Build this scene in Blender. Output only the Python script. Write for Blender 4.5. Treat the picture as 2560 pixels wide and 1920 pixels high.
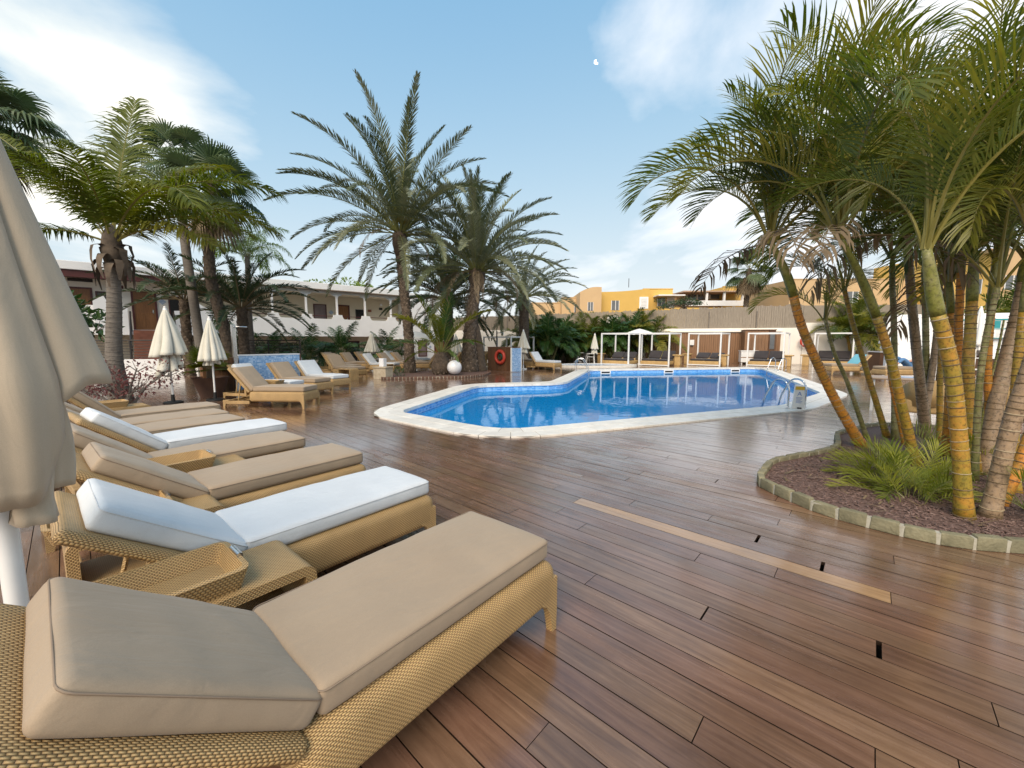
import bpy, bmesh, math, random
from mathutils import Vector, Matrix, noise
R = math.radians
for o in list(bpy.data.objects): bpy.data.objects.remove(o)
S = bpy.context.scene; C = S.collection
random.seed(7)

# ------------------------------------------------------------------ camera
cd = bpy.data.cameras.new('camera'); cam = bpy.data.objects.new('camera', cd); C.objects.link(cam)
cam.location = (0, 0, 1.55); cam.rotation_euler = (R(90 - 6.16), 0, 0)
cd.sensor_width = 36; cd.lens = 36 * 1000 / 2560; cd.clip_start = .05; cd.clip_end = 6000
S.camera = cam
# ------------------------------------------------------------------ world and sun
SKY_SAT, SKY_VAL = 1.7, 2.35
SUN_AZ, SUN_EL = R(197), R(44)          # compass style: clockwise from +Y
W = bpy.data.worlds.new('World'); S.world = W; W.use_nodes = True
wn, wl = W.node_tree.nodes, W.node_tree.links
wn.clear()
def wnode(t, **k):
    n = wn.new(t)
    for a, b in k.items(): setattr(n, a, b)
    return n
sky = wnode('ShaderNodeTexSky', sky_type='NISHITA', sun_disc=False, sun_elevation=SUN_EL, sun_rotation=SUN_AZ,
            altitude=0, air_density=1.0, dust_density=.1, ozone_density=2.2)
tc = wnode('ShaderNodeTexCoord')
sep = wnode('ShaderNodeSeparateXYZ'); wl.new(tc.outputs['Generated'], sep.inputs[0])
# cloud layer: direction projected on a flat layer overhead
zz = wnode('ShaderNodeMath', operation='MAXIMUM'); wl.new(sep.outputs['Z'], zz.inputs[0]); zz.inputs[1].default_value = .0
zp = wnode('ShaderNodeMath', operation='ADD'); wl.new(zz.outputs[0], zp.inputs[0]); zp.inputs[1].default_value = .12
dx = wnode('ShaderNodeMath', operation='DIVIDE'); wl.new(sep.outputs['X'], dx.inputs[0]); wl.new(zp.outputs[0], dx.inputs[1])
dy = wnode('ShaderNodeMath', operation='DIVIDE'); wl.new(sep.outputs['Y'], dy.inputs[0]); wl.new(zp.outputs[0], dy.inputs[1])
cmb = wnode('ShaderNodeCombineXYZ'); wl.new(dx.outputs[0], cmb.inputs[0]); wl.new(dy.outputs[0], cmb.inputs[1])
mp = wnode('ShaderNodeMapping'); wl.new(cmb.outputs[0], mp.inputs[0])
mp.inputs['Rotation'].default_value = (0, 0, R(-60)); mp.inputs['Scale'].default_value = (1.15, .8, 1); mp.inputs['Location'].default_value = (3.3, 1.55, 0)
n1 = wnode('ShaderNodeTexNoise'); wl.new(mp.outputs[0], n1.inputs['Vector'])
n1.inputs['Scale'].default_value = 1.0; n1.inputs['Detail'].default_value = 9; n1.inputs['Roughness'].default_value = .52; n1.inputs['Distortion'].default_value = .35
def lobe(d, k):
    v = Vector(d).normalized(); nrm = wnode('ShaderNodeVectorMath', operation='NORMALIZE'); wl.new(tc.outputs['Generated'], nrm.inputs[0])
    dt = wnode('ShaderNodeVectorMath', operation='DOT_PRODUCT'); wl.new(nrm.outputs[0], dt.inputs[0]); dt.inputs[1].default_value = v
    m1 = wnode('ShaderNodeMath', operation='MULTIPLY_ADD'); wl.new(dt.outputs['Value'], m1.inputs[0]); m1.inputs[1].default_value = k; m1.inputs[2].default_value = -k
    ex = wnode('ShaderNodeMath', operation='EXPONENT'); wl.new(m1.outputs[0], ex.inputs[0]); return ex.outputs[0]
den = n1.outputs['Fac']
LUL = lobe((-1.25, 1.0, .72), 14)
for src, w in ((lobe((.98, 1.0, .72), 10), .36), (LUL, .2), (lobe((-.05, 1.06, .60), 9), -.10)):
    ma = wnode('ShaderNodeMath', operation='MULTIPLY_ADD'); wl.new(src, ma.inputs[0]); ma.inputs[1].default_value = w; wl.new(den, ma.inputs[2]); den = ma.outputs[0]
cr = wnode('ShaderNodeValToRGB'); wl.new(den, cr.inputs[0])
cr.color_ramp.elements[0].position = .56; cr.color_ramp.elements[1].position = .78
cr.color_ramp.elements[0].color = (0, 0, 0, 1); cr.color_ramp.elements[1].color = (1, 1, 1, 1)
ccol = wnode('ShaderNodeMix', data_type='RGBA'); wl.new(LUL, ccol.inputs[0]); ccol.inputs[6].default_value = (2.45, 2.5, 2.6, 1); ccol.inputs[7].default_value = (2.9, 2.78, 2.45, 1)
# roll off the very bright horizon the way the camera did
ka = wnode('ShaderNodeVectorMath', operation='MULTIPLY_ADD'); wl.new(sky.outputs[0], ka.inputs[0]); ka.inputs[1].default_value = (1.0,) * 3; ka.inputs[2].default_value = (1,) * 3
kd = wnode('ShaderNodeVectorMath', operation='DIVIDE'); wl.new(sky.outputs[0], kd.inputs[0]); wl.new(ka.outputs[0], kd.inputs[1])
kh = wnode('ShaderNodeHueSaturation'); kh.inputs['Saturation'].default_value = SKY_SAT; kh.inputs['Value'].default_value = SKY_VAL; wl.new(kd.outputs[0], kh.inputs['Color'])
mx = wnode('ShaderNodeMix', data_type='RGBA'); wl.new(cr.outputs[0], mx.inputs[0]); wl.new(kh.outputs[0], mx.inputs[6]); wl.new(ccol.outputs[2], mx.inputs[7])
bg = wnode('ShaderNodeBackground'); bg.inputs[1].default_value = .15
wo = wnode('ShaderNodeOutputWorld'); wl.new(mx.outputs[2], bg.inputs[0]); wl.new(bg.outputs[0], wo.inputs[0])
ld = bpy.data.lights.new('sun', 'SUN'); sun = bpy.data.objects.new('sun', ld); C.objects.link(sun)
ld.energy = 1.5; ld.angle = R(45); ld.color = (1.0, .84, .66)
sd = Vector((math.sin(SUN_AZ) * math.cos(SUN_EL), math.cos(SUN_AZ) * math.cos(SUN_EL), math.sin(SUN_EL)))
sun.rotation_euler = sd.to_track_quat('Z', 'Y').to_euler()
S.render.engine = 'CYCLES'
S.view_settings.view_transform = 'Standard'; S.view_settings.look = 'None'; S.view_settings.gamma = 1
S.view_settings.exposure = 1.6
S.cycles.max_bounces = 8; S.cycles.transparent_max_bounces = 12

# ------------------------------------------------------------------ helpers
class MB:
    def __init__(s): s.v = []; s.f = []; s.mi = []
    def add(s, v, f, mi=0):
        o = len(s.v); s.v += [tuple(p) for p in v]
        for q in f: s.f.append(tuple(i + o for i in q)); s.mi.append(mi)
        return s
    def box(s, x0, x1, y0, y1, z0, z1, mi=0, M=None):
        v = [(x, y, z) for z in (z0, z1) for y in (y0, y1) for x in (x0, x1)]
        if M: v = [M @ Vector(p) for p in v]
        return s.add(v, [(0, 2, 3, 1), (4, 5, 7, 6), (0, 1, 5, 4), (2, 6, 7, 3), (0, 4, 6, 2), (1, 3, 7, 5)], mi)
    def tube(s, pts, rad, n=8, mi=0, cap=True, closed=False):
        pts = [Vector(p) for p in pts]; k = len(pts)
        if not hasattr(rad, '__len__'): rad = [rad] * k
        rings = []; up = None
        for i, p in enumerate(pts):
            if closed: t = pts[(i + 1) % k] - pts[i - 1]
            else: t = pts[min(i + 1, k - 1)] - pts[max(i - 1, 0)]
            t.normalize()
            if up is None: up = Vector((0, 0, 1)) if abs(t.z) < .9 else Vector((1, 0, 0))
            a = t.cross(up)
            if a.length < 1e-5: a = t.orthogonal()
            a.normalize(); b = a.cross(t).normalized(); up = b
            rings.append([p + a * (math.cos(2 * math.pi * j / n) * rad[i]) + b * (math.sin(2 * math.pi * j / n) * rad[i]) for j in range(n)])
        v = [q for r in rings for q in r]; f = []
        for i in range(k if closed else k - 1):
            i2 = (i + 1) % k
            for j in range(n): f.append((i * n + j, i * n + (j + 1) % n, i2 * n + (j + 1) % n, i2 * n + j))
        if cap and not closed: f += [tuple(range(n - 1, -1, -1)), tuple((k - 1) * n + j for j in range(n))]
        return s.add(v, f, mi)
    def lathe(s, prof, n=24, mi=0, cap=True):
        v = []; f = []
        for r, z in prof:
            for j in range(n): v.append((r * math.cos(2 * math.pi * j / n), r * math.sin(2 * math.pi * j / n), z))
        for i in range(len(prof) - 1):
            for j in range(n): f.append((i * n + j, i * n + (j + 1) % n, (i + 1) * n + (j + 1) % n, (i + 1) * n + j))
        if cap: f += [tuple(range(n - 1, -1, -1)), tuple((len(prof) - 1) * n + j for j in range(n))]
        return s.add(v, f, mi)
    def prism(s, poly, z0, z1, mi=0):
        n = len(poly); v = [(p[0], p[1], z0) for p in poly] + [(p[0], p[1], z1) for p in poly]
        f = [tuple(range(n - 1, -1, -1)), tuple(range(n, 2 * n))] + [(i, (i + 1) % n, n + (i + 1) % n, n + i) for i in range(n)]
        return s.add(v, f, mi)
    def xprism(s, poly, x0, x1, mi=0):      # outline in y,z pulled along x
        n = len(poly); v = [(x0, p[0], p[1]) for p in poly] + [(x1, p[0], p[1]) for p in poly]
        f = [tuple(range(n - 1, -1, -1)), tuple(range(n, 2 * n))] + [(i, (i + 1) % n, n + (i + 1) % n, n + i) for i in range(n)]
        return s.add(v, f, mi)
    def rbox(s, x0, x1, y0, y1, z0, z1, r, seg=(6, 5, 2), puff=0, mi=0, sag=0):   # box with round edges, puffed faces
        h = ((x1 - x0) / 2, (y1 - y0) / 2, (z1 - z0) / 2); c = ((x0 + x1) / 2, (y0 + y1) / 2, (z0 + z1) / 2)
        ax = []
        for k in range(3):
            rr = min(r, h[k] * .98); a = h[k]
            L = [-a, -a + rr * .3, -a + rr * .65, -a + rr]
            m = seg[k]
            L += [-a + rr + (2 * a - 2 * rr) * i / m for i in range(1, m)] + [a - rr, a - rr * .65, a - rr * .3, a]
            if a - rr < 1e-4: L = [-a, -a + rr * .3, -a + rr * .65, 0, a - rr * .65, a - rr * .3, a]
            ax.append(L)
        idx = {}; v = []; f = []
        def vid(i, j, k):
            key = (i, j, k)
            if key not in idx:
                p = Vector((ax[0][i], ax[1][j], ax[2][k])); rr = [min(r, h[q] * .98) for q in range(3)]
                q = Vector([max(-h[t] + rr[t], min(h[t] - rr[t], p[t])) for t in range(3)])
                d = p - q
                if d.length > 1e-9:
                    d.normalize(); p = q + Vector([d[t] * rr[t] for t in range(3)])
                u = abs(p.x / h[0]); w = abs(p.y / h[1])
                if puff:
                    g = (1 - u ** 4) * (1 - w ** 4)
                    p.z += puff * g * (1 if p.z > 0 else -.2)
                    p.y += (1 if p.y > 0 else -1) * puff * .5 * (1 - u ** 6) * (w ** 3) * (1 - (p.z / h[2]) ** 2)
                if sag: p.z -= sag * math.exp(-(p.x / h[0] + .25) ** 2 * 9) * (1 - w * w)
                idx[key] = len(v); v.append((p.x + c[0], p.y + c[1], p.z + c[2]))
            return idx[key]
        nx, ny, nz = [len(a) - 1 for a in ax]
        for i in range(nx):
            for j in range(ny):
                f.append((vid(i, j, 0), vid(i, j + 1, 0), vid(i + 1, j + 1, 0), vid(i + 1, j, 0)))
                f.append((vid(i, j, nz), vid(i + 1, j, nz), vid(i + 1, j + 1, nz), vid(i, j + 1, nz)))
        for i in range(nx):
            for k in range(nz):
                f.append((vid(i, 0, k), vid(i + 1, 0, k), vid(i + 1, 0, k + 1), vid(i, 0, k + 1)))
                f.append((vid(i, ny, k), vid(i, ny, k + 1), vid(i + 1, ny, k + 1), vid(i + 1, ny, k)))
        for j in range(ny):
            for k in range(nz):
                f.append((vid(0, j, k), vid(0, j, k + 1), vid(0, j + 1, k + 1), vid(0, j + 1, k)))
                f.append((vid(nx, j, k), vid(nx, j + 1, k), vid(nx, j + 1, k + 1), vid(nx, j, k + 1)))
        return s.add(v, f, mi)
    def mesh(s, name, mats, smooth=False, bevel=0, angle=None):
        me = bpy.data.meshes.new(name); me.from_pydata(s.v, [], s.f)
        for m in (mats if isinstance(mats, (list, tuple)) else [mats]): me.materials.append(m)
        if any(s.mi): me.polygons.foreach_set('material_index', s.mi)
        if bevel:
            bm = bmesh.new(); bm.from_mesh(me)
            ed = [e for e in bm.edges if len(e.link_faces) == 2 and e.calc_face_angle(0) > .6]
            bmesh.ops.bevel(bm, geom=ed, offset=bevel, segments=2, affect='EDGES', profile=.6); bm.to_mesh(me); bm.free()
        if smooth:
            me.polygons.foreach_set('use_smooth', [True] * len(me.polygons))
            if angle: me.set_sharp_from_angle(angle=R(angle))
        me.update(); return me
    def build(s, name, mats, parent=None, smooth=False, bevel=0, angle=None):
        return link(name, s.mesh(name, mats, smooth, bevel, angle), parent)
def link(name, me, parent=None, loc=None, rot=None, scale=None):
    o = bpy.data.objects.new(name, me); C.objects.link(o)
    if parent: o.parent = parent
    if loc: o.location = loc
    if rot: o.rotation_euler = rot
    if scale: o.scale = scale if hasattr(scale, '__len__') else (scale,) * 3
    return o
def tag(o, label=None, cat=None, group=None, kind=None):
    if label: o['label'] = label
    if cat: o['category'] = cat
    if group: o['group'] = group
    if kind: o['kind'] = kind
    return o
def thing(name, label, cat, loc=(0, 0, 0), rz=0, group=None):
    o = bpy.data.objects.new(name, None); C.objects.link(o); o.location = loc; o.rotation_euler = (0, 0, rz)
    o.empty_display_size = .1
    return tag(o, label, cat, group)
def kids(o): return [c for c in bpy.data.objects if c.parent == o]
def copy_tree(o, parent=None):
    c = o.copy(); C.objects.link(c); c.parent = parent
    for ch in list(o.children): copy_tree(ch, c)
    return c
def rotp(p, a): return (p[0] * math.cos(a) - p[1] * math.sin(a), p[0] * math.sin(a) + p[1] * math.cos(a))

# ------------------------------------------------------------------ materials
def newmat(name):
    m = bpy.data.materials.new(name); m.use_nodes = True
    nt = m.node_tree; return m, nt.nodes, nt.links, nt.nodes['Principled BSDF']
def nd(N, t, **k):
    n = N.new(t)
    for a, b in k.items():
        if a == 'ins':
            for i, v in b.items(): n.inputs[i].default_value = v
        else: setattr(n, a, b)
    return n
def ramp(N, els):
    r = N.new('ShaderNodeValToRGB'); e = r.color_ramp.elements
    while len(e) < len(els): e.new(.5)
    for q, (p, c) in zip(e, els): q.position = p; q.color = (*c, 1) if len(c) == 3 else c
    return r
def basic(name, c1, c2=None, scale=4, rough=.6, bump=0, bscale=40, stretch=(1, 1, 1), rnd=0, metal=0, spec=.5, detail=5, coord='Object', rrange=0, lo=.3, hi=.7):
    m, N, L, P = newmat(name); c2 = c2 or tuple(x * .82 for x in c1)
    t = nd(N, 'ShaderNodeTexCoord'); mp = nd(N, 'ShaderNodeMapping'); mp.inputs['Scale'].default_value = stretch
    if coord == 'World':
        g = nd(N, 'ShaderNodeNewGeometry'); L.new(g.outputs['Position'], mp.inputs[0])
    else: L.new(t.outputs[coord], mp.inputs[0])
    n = nd(N, 'ShaderNodeTexNoise', ins={'Scale': scale, 'Detail': detail, 'Roughness': .6}); L.new(mp.outputs[0], n.inputs['Vector'])
    r = ramp(N, [(lo, c1), (hi, c2)]); L.new(n.outputs['Fac'], r.inputs[0]); col = r.outputs[0]
    if rnd:
        oi = nd(N, 'ShaderNodeObjectInfo'); mr = nd(N, 'ShaderNodeMapRange', ins={3: 1 - rnd, 4: 1 + rnd}); L.new(oi.outputs['Random'], mr.inputs[0])
        hs = nd(N, 'ShaderNodeHueSaturation'); L.new(mr.outputs[0], hs.inputs['Value']); L.new(col, hs.inputs['Color']); col = hs.outputs[0]
    L.new(col, P.inputs['Base Color'])
    P.inputs['Roughness'].default_value = rough; P.inputs['Metallic'].default_value = metal; P.inputs['Specular IOR Level'].default_value = spec
    if rrange:
        mr = nd(N, 'ShaderNodeMapRange', ins={3: rough - rrange, 4: rough + rrange}); L.new(n.outputs['Fac'], mr.inputs[0]); L.new(mr.outputs[0], P.inputs['Roughness'])
    if bump:
        b2 = nd(N, 'ShaderNodeTexNoise', ins={'Scale': bscale, 'Detail': 4}); L.new(mp.outputs[0], b2.inputs['Vector'])
        b = nd(N, 'ShaderNodeBump', ins={'Strength': min(1, bump), 'Distance': .01 * max(1, bump)}); L.new(b2.outputs['Fac'], b.inputs['Height']); L.new(b.outputs[0], P.inputs['Normal'])
    return m
def leaf(name, c1, c2, c3, rough=.45, trans=.25, spec=.4):
    m, N, L, P = newmat(name)
    oi = nd(N, 'ShaderNodeObjectInfo'); g = nd(N, 'ShaderNodeNewGeometry')
    n = nd(N, 'ShaderNodeTexNoise', ins={'Scale': 1.7, 'Detail': 4}); L.new(g.outputs['Position'], n.inputs['Vector'])
    a = nd(N, 'ShaderNodeMath', operation='MULTIPLY_ADD', ins={1: .45, 2: 0}); L.new(oi.outputs['Random'], a.inputs[0])
    b = nd(N, 'ShaderNodeMath', operation='MULTIPLY_ADD', ins={1: .75}); L.new(n.outputs['Fac'], b.inputs[0]); L.new(a.outputs[0], b.inputs[2])
    r = ramp(N, [(.30, c1), (.55, c2), (.86, c3)]); L.new(b.outputs[0], r.inputs[0])
    L.new(r.outputs[0], P.inputs['Base Color']); P.inputs['Roughness'].default_value = rough; P.inputs['Specular IOR Level'].default_value = spec
    tr = nd(N, 'ShaderNodeBsdfTranslucent'); hs = nd(N, 'ShaderNodeHueSaturation', ins={'Saturation': 1.15, 'Value': 1.5}); L.new(r.outputs[0], hs.inputs['Color']); L.new(hs.outputs[0], tr.inputs[0])
    mxs = nd(N, 'ShaderNodeMixShader', ins={0: trans}); out = N['Material Output']
    L.new(P.outputs[0], mxs.inputs[1]); L.new(tr.outputs[0], mxs.inputs[2]); L.new(mxs.outputs[0], out.inputs[0])
    return m
def wicker(name, c_hi, c_mid, c_lo, wp=.019, wq=.0092):
    m, N, L, P = newmat(name)
    def mth(op, a, b=None):
        n = N.new('ShaderNodeMath'); n.operation = op
        for i, x in enumerate((a, b)):
            if x is None: continue
            if isinstance(x, (int, float)): n.inputs[i].default_value = x
            else: L.new(x, n.inputs[i])
        return n.outputs[0]
    t = nd(N, 'ShaderNodeTexCoord'); sp = nd(N, 'ShaderNodeSeparateXYZ'); L.new(t.outputs['Object'], sp.inputs[0])
    sn = nd(N, 'ShaderNodeSeparateXYZ'); L.new(t.outputs['Normal'], sn.inputs[0])
    e = mth('GREATER_THAN', mth('ABSOLUTE', sn.outputs[0]), .72)
    ex = mth('SUBTRACT', 1.0, e)
    p = mth('ADD', mth('MULTIPLY', sp.outputs[0], ex), mth('MULTIPLY', sp.outputs[1], e))
    q = mth('ADD', mth('MULTIPLY', sp.outputs[1], ex), sp.outputs[2])
    nz = nd(N, 'ShaderNodeTexNoise', ins={'Scale': 14, 'Detail': 3}); L.new(t.outputs['Object'], nz.inputs['Vector'])
    qw = mth('ADD', mth('DIVIDE', q, wq), mth('MULTIPLY', nz.outputs['Fac'], .8))
    row = mth('FLOOR', qw); ph = mth('MULTIPLY', mth('MODULO', mth('ABSOLUTE', row), 2.0), .5)
    a = mth('FRACT', mth('ADD', mth('ADD', mth('DIVIDE', p, wp), ph), 200.0)); b = mth('FRACT', mth('ADD', qw, 300.0))
    ha = mth('POWER', mth('SINE', mth('MULTIPLY', a, math.pi)), .7); hb = mth('POWER', mth('SINE', mth('MULTIPLY', b, math.pi)), .6)
    h = mth('MULTIPLY', ha, hb)
    rp = ramp(N, [(.0, c_lo), (.42, c_mid), (.9, c_hi)]); L.new(h, rp.inputs[0])  # shade in the gaps between strands is put into the colour
    n2 = nd(N, 'ShaderNodeTexNoise', ins={'Scale': 5, 'Detail': 6}); L.new(t.outputs['Object'], n2.inputs['Vector'])
    mr = nd(N, 'ShaderNodeMapRange', ins={3: .72, 4: 1.25}); L.new(n2.outputs['Fac'], mr.inputs[0])
    hs = nd(N, 'ShaderNodeHueSaturation'); L.new(rp.outputs[0], hs.inputs['Color']); L.new(mr.outputs[0], hs.inputs['Value'])
    L.new(hs.outputs[0], P.inputs['Base Color']); P.inputs['Roughness'].default_value = .42; P.inputs['Specular IOR Level'].default_value = .45
    bp = nd(N, 'ShaderNodeBump', ins={'Strength': .9, 'Distance': .004}); L.new(h, bp.inputs['Height']); L.new(bp.outputs[0], P.inputs['Normal'])
    return m
def fabric(name, c1, c2, fold=.35, rough=.85, fscale=4, fstretch=(1, 3, 1)):
    m, N, L, P = newmat(name)
    t = nd(N, 'ShaderNodeTexCoord')
    n = nd(N, 'ShaderNodeTexNoise', ins={'Scale': 2.2, 'Detail': 6, 'Roughness': .6}); L.new(t.outputs['Object'], n.inputs['Vector'])
    r = ramp(N, [(.3, c1), (.72, c2)]); L.new(n.outputs['Fac'], r.inputs[0])
    f = nd(N, 'ShaderNodeTexNoise', ins={'Scale': 420, 'Detail': 2}); L.new(t.outputs['Object'], f.inputs['Vector'])
    mr = nd(N, 'ShaderNodeMapRange', ins={3: .86, 4: 1.14}); L.new(f.outputs['Fac'], mr.inputs[0])
    hs = nd(N, 'ShaderNodeHueSaturation'); L.new(mr.outputs[0], hs.inputs['Value']); L.new(r.outputs[0], hs.inputs['Color'])
    L.new(hs.outputs[0], P.inputs['Base Color']); P.inputs['Roughness'].default_value = rough; P.inputs['Specular IOR Level'].default_value = .25
    P.inputs['Sheen Weight'].default_value = .15
    mp = nd(N, 'ShaderNodeMapping'); mp.inputs['Scale'].default_value = fstretch; L.new(t.outputs['Object'], mp.inputs[0])
    w = nd(N, 'ShaderNodeTexNoise', ins={'Scale': fscale, 'Detail': 4, 'Distortion': .8}); L.new(mp.outputs[0], w.inputs['Vector'])
    b1 = nd(N, 'ShaderNodeBump', ins={'Strength': fold, 'Distance': .03}); L.new(w.outputs['Fac'], b1.inputs['Height'])
    b2 = nd(N, 'ShaderNodeBump', ins={'Strength': .2, 'Distance': .001}); L.new(f.outputs['Fac'], b2.inputs['Height']); L.new(b1.outputs[0], b2.inputs['Normal'])
    L.new(b2.outputs[0], P.inputs['Normal'])
    return m
BA = R(-42); UX, UY = math.cos(BA), math.sin(BA)      # direction of the deck boards
def uv2xy(u, v): return (u * UX - v * UY, u * UY + v * UX)
def xy2uv(x, y): return (x * UX + y * UY, -x * UY + y * UX)
def deckmat(name, cols, wet=True):
    m, N, L, P = newmat(name)
    g = nd(N, 'ShaderNodeNewGeometry'); vr = nd(N, 'ShaderNodeVectorRotate', rotation_type='Z_AXIS'); vr.inputs['Angle'].default_value = -BA
    L.new(g.outputs['Position'], vr.inputs['Vector'])
    oi = nd(N, 'ShaderNodeObjectInfo'); at = nd(N, 'ShaderNodeAttribute', attribute_name='rnd')
    ad = nd(N, 'ShaderNodeMath', operation='ADD'); L.new(oi.outputs['Random'], ad.inputs[0]); L.new(at.outputs['Fac'], ad.inputs[1])
    fr = nd(N, 'ShaderNodeMath', operation='FRACT'); L.new(ad.outputs[0], fr.inputs[0])
    k = nd(N, 'ShaderNodeMath', operation='MULTIPLY', ins={1: 60}); L.new(fr.outputs[0], k.inputs[0])
    cx = nd(N, 'ShaderNodeCombineXYZ'); L.new(k.outputs[0], cx.inputs[2])
    va = nd(N, 'ShaderNodeVectorMath', operation='ADD'); L.new(vr.outputs[0], va.inputs[0]); L.new(cx.outputs[0], va.inputs[1])
    mp = nd(N, 'ShaderNodeMapping'); mp.inputs['Scale'].default_value = (1.1, 16, 1); L.new(va.outputs[0], mp.inputs[0])
    gr = nd(N, 'ShaderNodeTexNoise', ins={'Scale': 1.6, 'Detail': 8, 'Roughness': .62, 'Distortion': .9}); L.new(mp.outputs[0], gr.inputs['Vector'])
    r = ramp(N, cols); L.new(gr.outputs['Fac'], r.inputs[0])
    mr = nd(N, 'ShaderNodeMapRange', ins={3: .86, 4: 1.14}); L.new(fr.outputs[0], mr.inputs[0])
    hu = nd(N, 'ShaderNodeMath', operation='SINE'); L.new(k.outputs[0], hu.inputs[0])
    hm = nd(N, 'ShaderNodeMapRange', ins={1: -1, 2: 1, 3: .494, 4: .508}); L.new(hu.outputs[0], hm.inputs[0])
    hs = nd(N, 'ShaderNodeHueSaturation'); L.new(r.outputs[0], hs.inputs['Color']); L.new(mr.outputs[0], hs.inputs['Value']); L.new(hm.outputs[0], hs.inputs['Hue'])
    # wet patches: large soft shape plus small beads
    w1 = nd(N, 'ShaderNodeTexNoise', ins={'Scale': .42, 'Detail': 6, 'Roughness': .62}); L.new(g.outputs['Position'], w1.inputs['Vector'])
    ms = nd(N, 'ShaderNodeMapping'); ms.inputs['Scale'].default_value = (1.0, 5, 1); L.new(va.outputs[0], ms.inputs[0])
    w2 = nd(N, 'ShaderNodeTexNoise', ins={'Scale': 2.2, 'Detail': 5, 'Roughness': .6}); L.new(ms.outputs[0], w2.inputs['Vector'])
    wm = nd(N, 'ShaderNodeMath', operation='MULTIPLY_ADD', ins={1: .5}); L.new(w2.outputs['Fac'], wm.inputs[0]); L.new(w1.outputs['Fac'], wm.inputs[2])
    wr = ramp(N, [(.60, (0, 0, 0)), (.82, (1, 1, 1))]); L.new(wm.outputs[0], wr.inputs[0])
    # stains
    st = nd(N, 'ShaderNodeTexNoise', ins={'Scale': 1.3, 'Detail': 7, 'Roughness': .7}); L.new(g.outputs['Position'], st.inputs['Vector'])
    sm = ramp(N, [(.32, (.76, .74, .73)), (.62, (1.06, 1.03, 1.0))]); L.new(st.outputs['Fac'], sm.inputs[0])
    mu = nd(N, 'ShaderNodeMix', data_type='RGBA', blend_type='MULTIPLY'); mu.inputs[0].default_value = 1; L.new(hs.outputs[0], mu.inputs[6]); L.new(sm.outputs[0], mu.inputs[7])
    L.new(mu.outputs[2], P.inputs['Base Color'])
    rm = nd(N, 'ShaderNodeMapRange', ins={3: .38, 4: .10}); L.new(wr.outputs[0], rm.inputs[0]); L.new(rm.outputs[0], P.inputs['Roughness'])
    P.inputs['Specular IOR Level'].default_value = .5
    if wet:
        P.inputs['Coat IOR'].default_value = 1.45; P.inputs['Coat Roughness'].default_value = .15
        cm = nd(N, 'ShaderNodeMapRange', ins={3: .38, 4: 1.0}); L.new(wr.outputs[0], cm.inputs[0]); L.new(cm.outputs[0], P.inputs['Coat Weight'])
    fb = nd(N, 'ShaderNodeTexNoise', ins={'Scale': 30, 'Detail': 6, 'Roughness': .7}); L.new(ms.outputs[0], fb.inputs['Vector'])
    b0 = nd(N, 'ShaderNodeBump', ins={'Strength': .35, 'Distance': .004}); L.new(gr.outputs['Fac'], b0.inputs['Height'])
    b1 = nd(N, 'ShaderNodeBump', ins={'Strength': .3, 'Distance': .002}); L.new(fb.outputs['Fac'], b1.inputs['Height']); L.new(b0.outputs[0], b1.inputs['Normal']); L.new(b1.outputs[0], P.inputs['Normal'])
    cb = nd(N, 'ShaderNodeTexNoise', ins={'Scale': 3.5, 'Detail': 3}); L.new(va.outputs[0], cb.inputs['Vector'])
    b2 = nd(N, 'ShaderNodeBump', ins={'Strength': .2, 'Distance': .012}); L.new(cb.outputs['Fac'], b2.inputs['Height']); L.new(b2.outputs[0], P.inputs['Coat Normal'])
    return m
def mosaic(name, c1, c2, c3, size=.025, rough=.2, grout=(.5, .6, .7)):
    m, N, L, P = newmat(name); g = nd(N, 'ShaderNodeNewGeometry')
    sp = nd(N, 'ShaderNodeVectorMath', operation='SCALE'); sp.inputs['Scale'].default_value = 1 / size; L.new(g.outputs['Position'], sp.inputs[0])
    fl = nd(N, 'ShaderNodeVectorMath', operation='FLOOR'); L.new(sp.outputs[0], fl.inputs[0])
    wn_ = nd(N, 'ShaderNodeTexWhiteNoise', noise_dimensions='3D'); L.new(fl.outputs[0], wn_.inputs[0])
    r = ramp(N, [(0, c1), (.5, c2), (1, c3)]); L.new(wn_.outputs[0], r.inputs[0]); L.new(r.outputs[0], P.inputs['Base Color'])
    n = nd(N, 'ShaderNodeTexNoise', ins={'Scale': 3.0, 'Detail': 5}); L.new(g.outputs['Position'], n.inputs['Vector'])
    mr = nd(N, 'ShaderNodeMapRange', ins={3: .8, 4: 1.2}); L.new(n.outputs['Fac'], mr.inputs[0])
    hs = nd(N, 'ShaderNodeHueSaturation'); L.new(mr.outputs[0], hs.inputs['Value']); L.new(r.outputs[0], hs.inputs['Color']); L.new(hs.outputs[0], P.inputs['Base Color'])
    fc = nd(N, 'ShaderNodeVectorMath', operation='FRACTION'); L.new(sp.outputs[0], fc.inputs[0]); s3 = nd(N, 'ShaderNodeSeparateXYZ'); L.new(fc.outputs[0], s3.inputs[0])
    e1 = nd(N, 'ShaderNodeMath', operation='MINIMUM'); L.new(s3.outputs[2], e1.inputs[0]); e1.inputs[1].default_value = 1
    lt = nd(N, 'ShaderNodeMath', operation='LESS_THAN'); L.new(e1.outputs[0], lt.inputs[0]); lt.inputs[1].default_value = .12
    gm = nd(N, 'ShaderNodeMix', data_type='RGBA'); L.new(lt.outputs[0], gm.inputs[0]); L.new(hs.outputs[0], gm.inputs[6]); gm.inputs[7].default_value = (*grout, 1)
    if name != 'pool_floor_mosaic': L.new(gm.outputs[2], P.inputs['Base Color'])
    P.inputs['Roughness'].default_value = rough
    return m

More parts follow.
